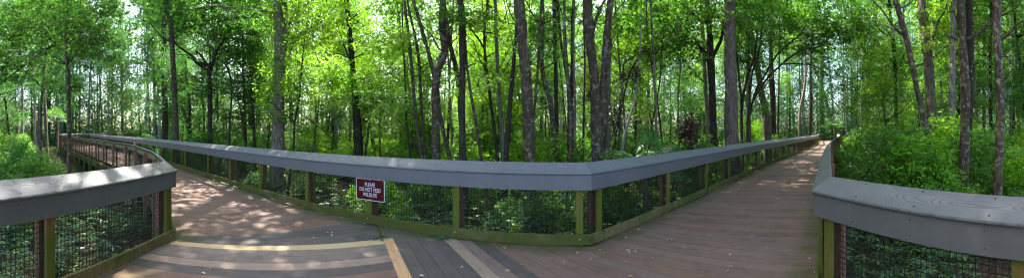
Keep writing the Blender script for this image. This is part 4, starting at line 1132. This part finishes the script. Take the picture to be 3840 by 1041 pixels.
# ---- beards of grey moss
def moss(X, Y, d, L, label, n_=14, grp='beards of grey moss on the trunks', wide=.25):
    x, y = bp(X, d); rg = np.random.default_rng(int(X * 3 + Y)); mb = MB(); ca, sa = math.cos(X), math.sin(X)
    mb.tube([(-ca * wide * 2, -sa * wide * 2, -.02), (0, 0, .02), (ca * wide * 2, sa * wide * 2, .01)], [.008, .012, .006], 5, 1)
    for s_ in range(n_):
        o_ = rg.uniform(-1.8, 1.8) * wide; ox, oy = o_ * ca, o_ * sa; ln = L * rg.uniform(.4, 1); k = max(3, int(ln / .035))
        zz = -np.linspace(0, ln, k); sw = np.cumsum(rg.normal(size=(k, 2)) * .01, 0)
        Cc = np.stack([ox + sw[:, 0], oy + sw[:, 1], zz], 1); nn = rg.normal(size=(k, 3)); nn[:, 2] *= .2
        V = leaves(Cc, nn, np.full(k, .075), rg, .22, 0, np.tile([0, 0, -1.], (k, 1)) + rg.normal(size=(k, 3)) * .35)
        b_ = len(mb.v); mb.v += [tuple(v) for v in V]; mb.f += [tuple(range(b_ + i, b_ + i + 4)) for i in range(0, len(V), 4)]; mb.m += [0] * (len(V) // 4)
        mb.tube([tuple(Cc[i]) for i in range(0, k, 2)], [.003] * len(range(0, k, 2)), 3, 0)
    o = mb.build('hanging_moss', [M['moss'], M['bark_dark']]); o.location = (x, y, hz(Y, d)); tag(o, label, 'moss', grp)
for (k, px, py, d, L) in ((2, 560, 60, 13.5, .9), (2, 600, 130, 13.5, .5), (2, 250, 40, 13.5, .5), (2, 190, 130, 19, .9), (6, 150, 90, 9.5, .35), (6, 350, 250, 12.4, .6), (6, 410, 290, 9.8, .45), (6, 515, 205, 7.5, .25), (6, 530, 310, 7.5, .3), (5, 560, 20, 22, 1.2), (5, 450, 10, 22, 1.0), (6, 350, 330, 12.4, .5), (2, 520, 20, 13, .7), (1, 330, 110, 24, 1.2)):
    X, Y, _ = SL(k, px, py); moss(X, Y, d, L, 'one of the grey moss beards hanging from a branch or trunk')

# ---- fallen leaves on the boards
def curled_leaf(seed, L, mat):
    rs = random.Random(seed); V = []; Fc = []
    prof = [(0, 0), (.15, .18), (.4, .3), (.65, .26), (.85, .12), (1, 0)]
    for t, w in prof:
        zc = .10 * math.sin(t * PI) + rs.uniform(0, .03)
        V += [((t - .5) * L, -w * L, (zc + .13 * w * 2) * L), ((t - .5) * L, 0, zc * L * .5), ((t - .5) * L, w * L, (zc + .10 * w * 2) * L)]
    for i in range(5):
        for k in range(2): a = i * 3 + k; Fc.append((a, a + 1, a + 4, a + 3))
    return mesh_from('fallen_leaf', V, Fc, mat, None, True)
LV = [curled_leaf(1, .10, M['dry_leaf']), curled_leaf(2, .085, M['dry_pale']), curled_leaf(3, .07, M['dry_leaf'])]
def deckpt(X, Y): d = EYE * F / (Y - HOR); return bp(X, d)
FLV = []
for (x, y) in ((2240, 235), (2270, 215), (2320, 220), (2250, 250), (2300, 240), (2160, 265), (2210, 335), (2450, 300), (1675, 335), (1300, 358), (780, 377), (1180, 415), (1800, 255), (1915, 308), (1150, 212), (705, 155), (640, 158), (2330, 45), (425, 455), (2260, 460), (1990, 228)):
    FLV.append((1400 + .427 * x, 840 + .427 * y))
for (x, y) in ((500, 370), (480, 375), (615, 432), (828, 330), (1335, 437), (1025, 605), (1705, 532), (1662, 50), (980, 75), (1430, 8), (485, 175), (225, 285), (110, 350), (1530, 322), (1015, 498), (150, 690), (1000, 640), (1208, 335)):
    FLV.append((2300 + .4313 * x, 740 + .4313 * y))
for (x, y) in ((1580, 122), (1592, 155), (1745, 75), (1705, 76), (1740, 98), (672, 258), (690, 372), (675, 388), (616, 434), (2300, 103), (2188, 95)):
    FLV.append((500 + .427 * x, 840 + .427 * y))
for (X, Y) in FLV:
    x, y = deckpt(X, Y); o = add('fallen_leaf', rt.choice(LV), None, (x, y, .004)); o.rotation_euler = (rt.uniform(-.15, .15), rt.uniform(-.15, .15), rt.uniform(0, 6.28))
    s = rt.uniform(.45, .8); o.scale = (s, s, s); tag(o, 'one of the dry tan leaves lying scattered on the deck boards', 'leaf', 'dry leaves on the deck')

# ------------------------------------------------------------------ light, sky, camera
SUN_AZ, SUN_EL = -28, 52           # degrees clockwise from +Y, and above the horizon
w = bpy.data.worlds.new('World'); S.world = w; w.use_nodes = True
t = w.node_tree; t.nodes.clear()
sky = t.nodes.new('ShaderNodeTexSky'); sky.sky_type = 'NISHITA'; sky.sun_disc = False
sky.sun_elevation = math.radians(SUN_EL); sky.sun_rotation = math.radians(SUN_AZ); sky.air_density = 0.7; sky.dust_density = 3.0; sky.ozone_density = 0.1
bg = t.nodes.new('ShaderNodeBackground'); bg.inputs[1].default_value = 0.15
out = t.nodes.new('ShaderNodeOutputWorld'); t.links.new(sky.outputs[0], bg.inputs[0]); t.links.new(bg.outputs[0], out.inputs[0])
ld = bpy.data.lights.new('sun', 'SUN'); ld.energy = 3.8; ld.angle = math.radians(.53); ld.color = (1, .95, .86)
lo = bpy.data.objects.new('sun', ld); COL.objects.link(lo)
az, el = math.radians(SUN_AZ), math.radians(SUN_EL)
sdir = Vector((math.sin(az) * math.cos(el), math.cos(az) * math.cos(el), math.sin(el)))
lo.rotation_euler = sdir.to_track_quat('Z', 'Y').to_euler()
S.view_settings.view_transform = 'Standard'; S.view_settings.look = 'None'; S.view_settings.exposure = 2.95; S.view_settings.gamma = 1
cam = bpy.data.cameras.new('camera'); cam.type = 'PANO'; cam.panorama_type = 'CENTRAL_CYLINDRICAL'
cam.central_cylindrical_range_u_min = -PI / 2; cam.central_cylindrical_range_u_max = PI / 2
cam.central_cylindrical_range_v_min = -(1041 - HOR) / F; cam.central_cylindrical_range_v_max = HOR / F
cam.central_cylindrical_radius = 1.0
cam.clip_start = .05; cam.clip_end = 2000
co = bpy.data.objects.new('camera', cam); COL.objects.link(co); co.location = (0, 0, EYE); co.rotation_euler = (math.radians(90), 0, 0)
S.camera = co
S.render.engine = 'CYCLES'
try:
    c = S.cycles; c.max_bounces = 7; c.diffuse_bounces = 4; c.glossy_bounces = 2; c.transmission_bounces = 5; c.sample_clamp_indirect = 6
    c.use_denoising = True; c.denoiser = 'OPENIMAGEDENOISE'; c.denoising_prefilter = 'ACCURATE'; c.pixel_filter_type = 'BLACKMAN_HARRIS'; c.filter_width = 1.2
except Exception as e: print(e)
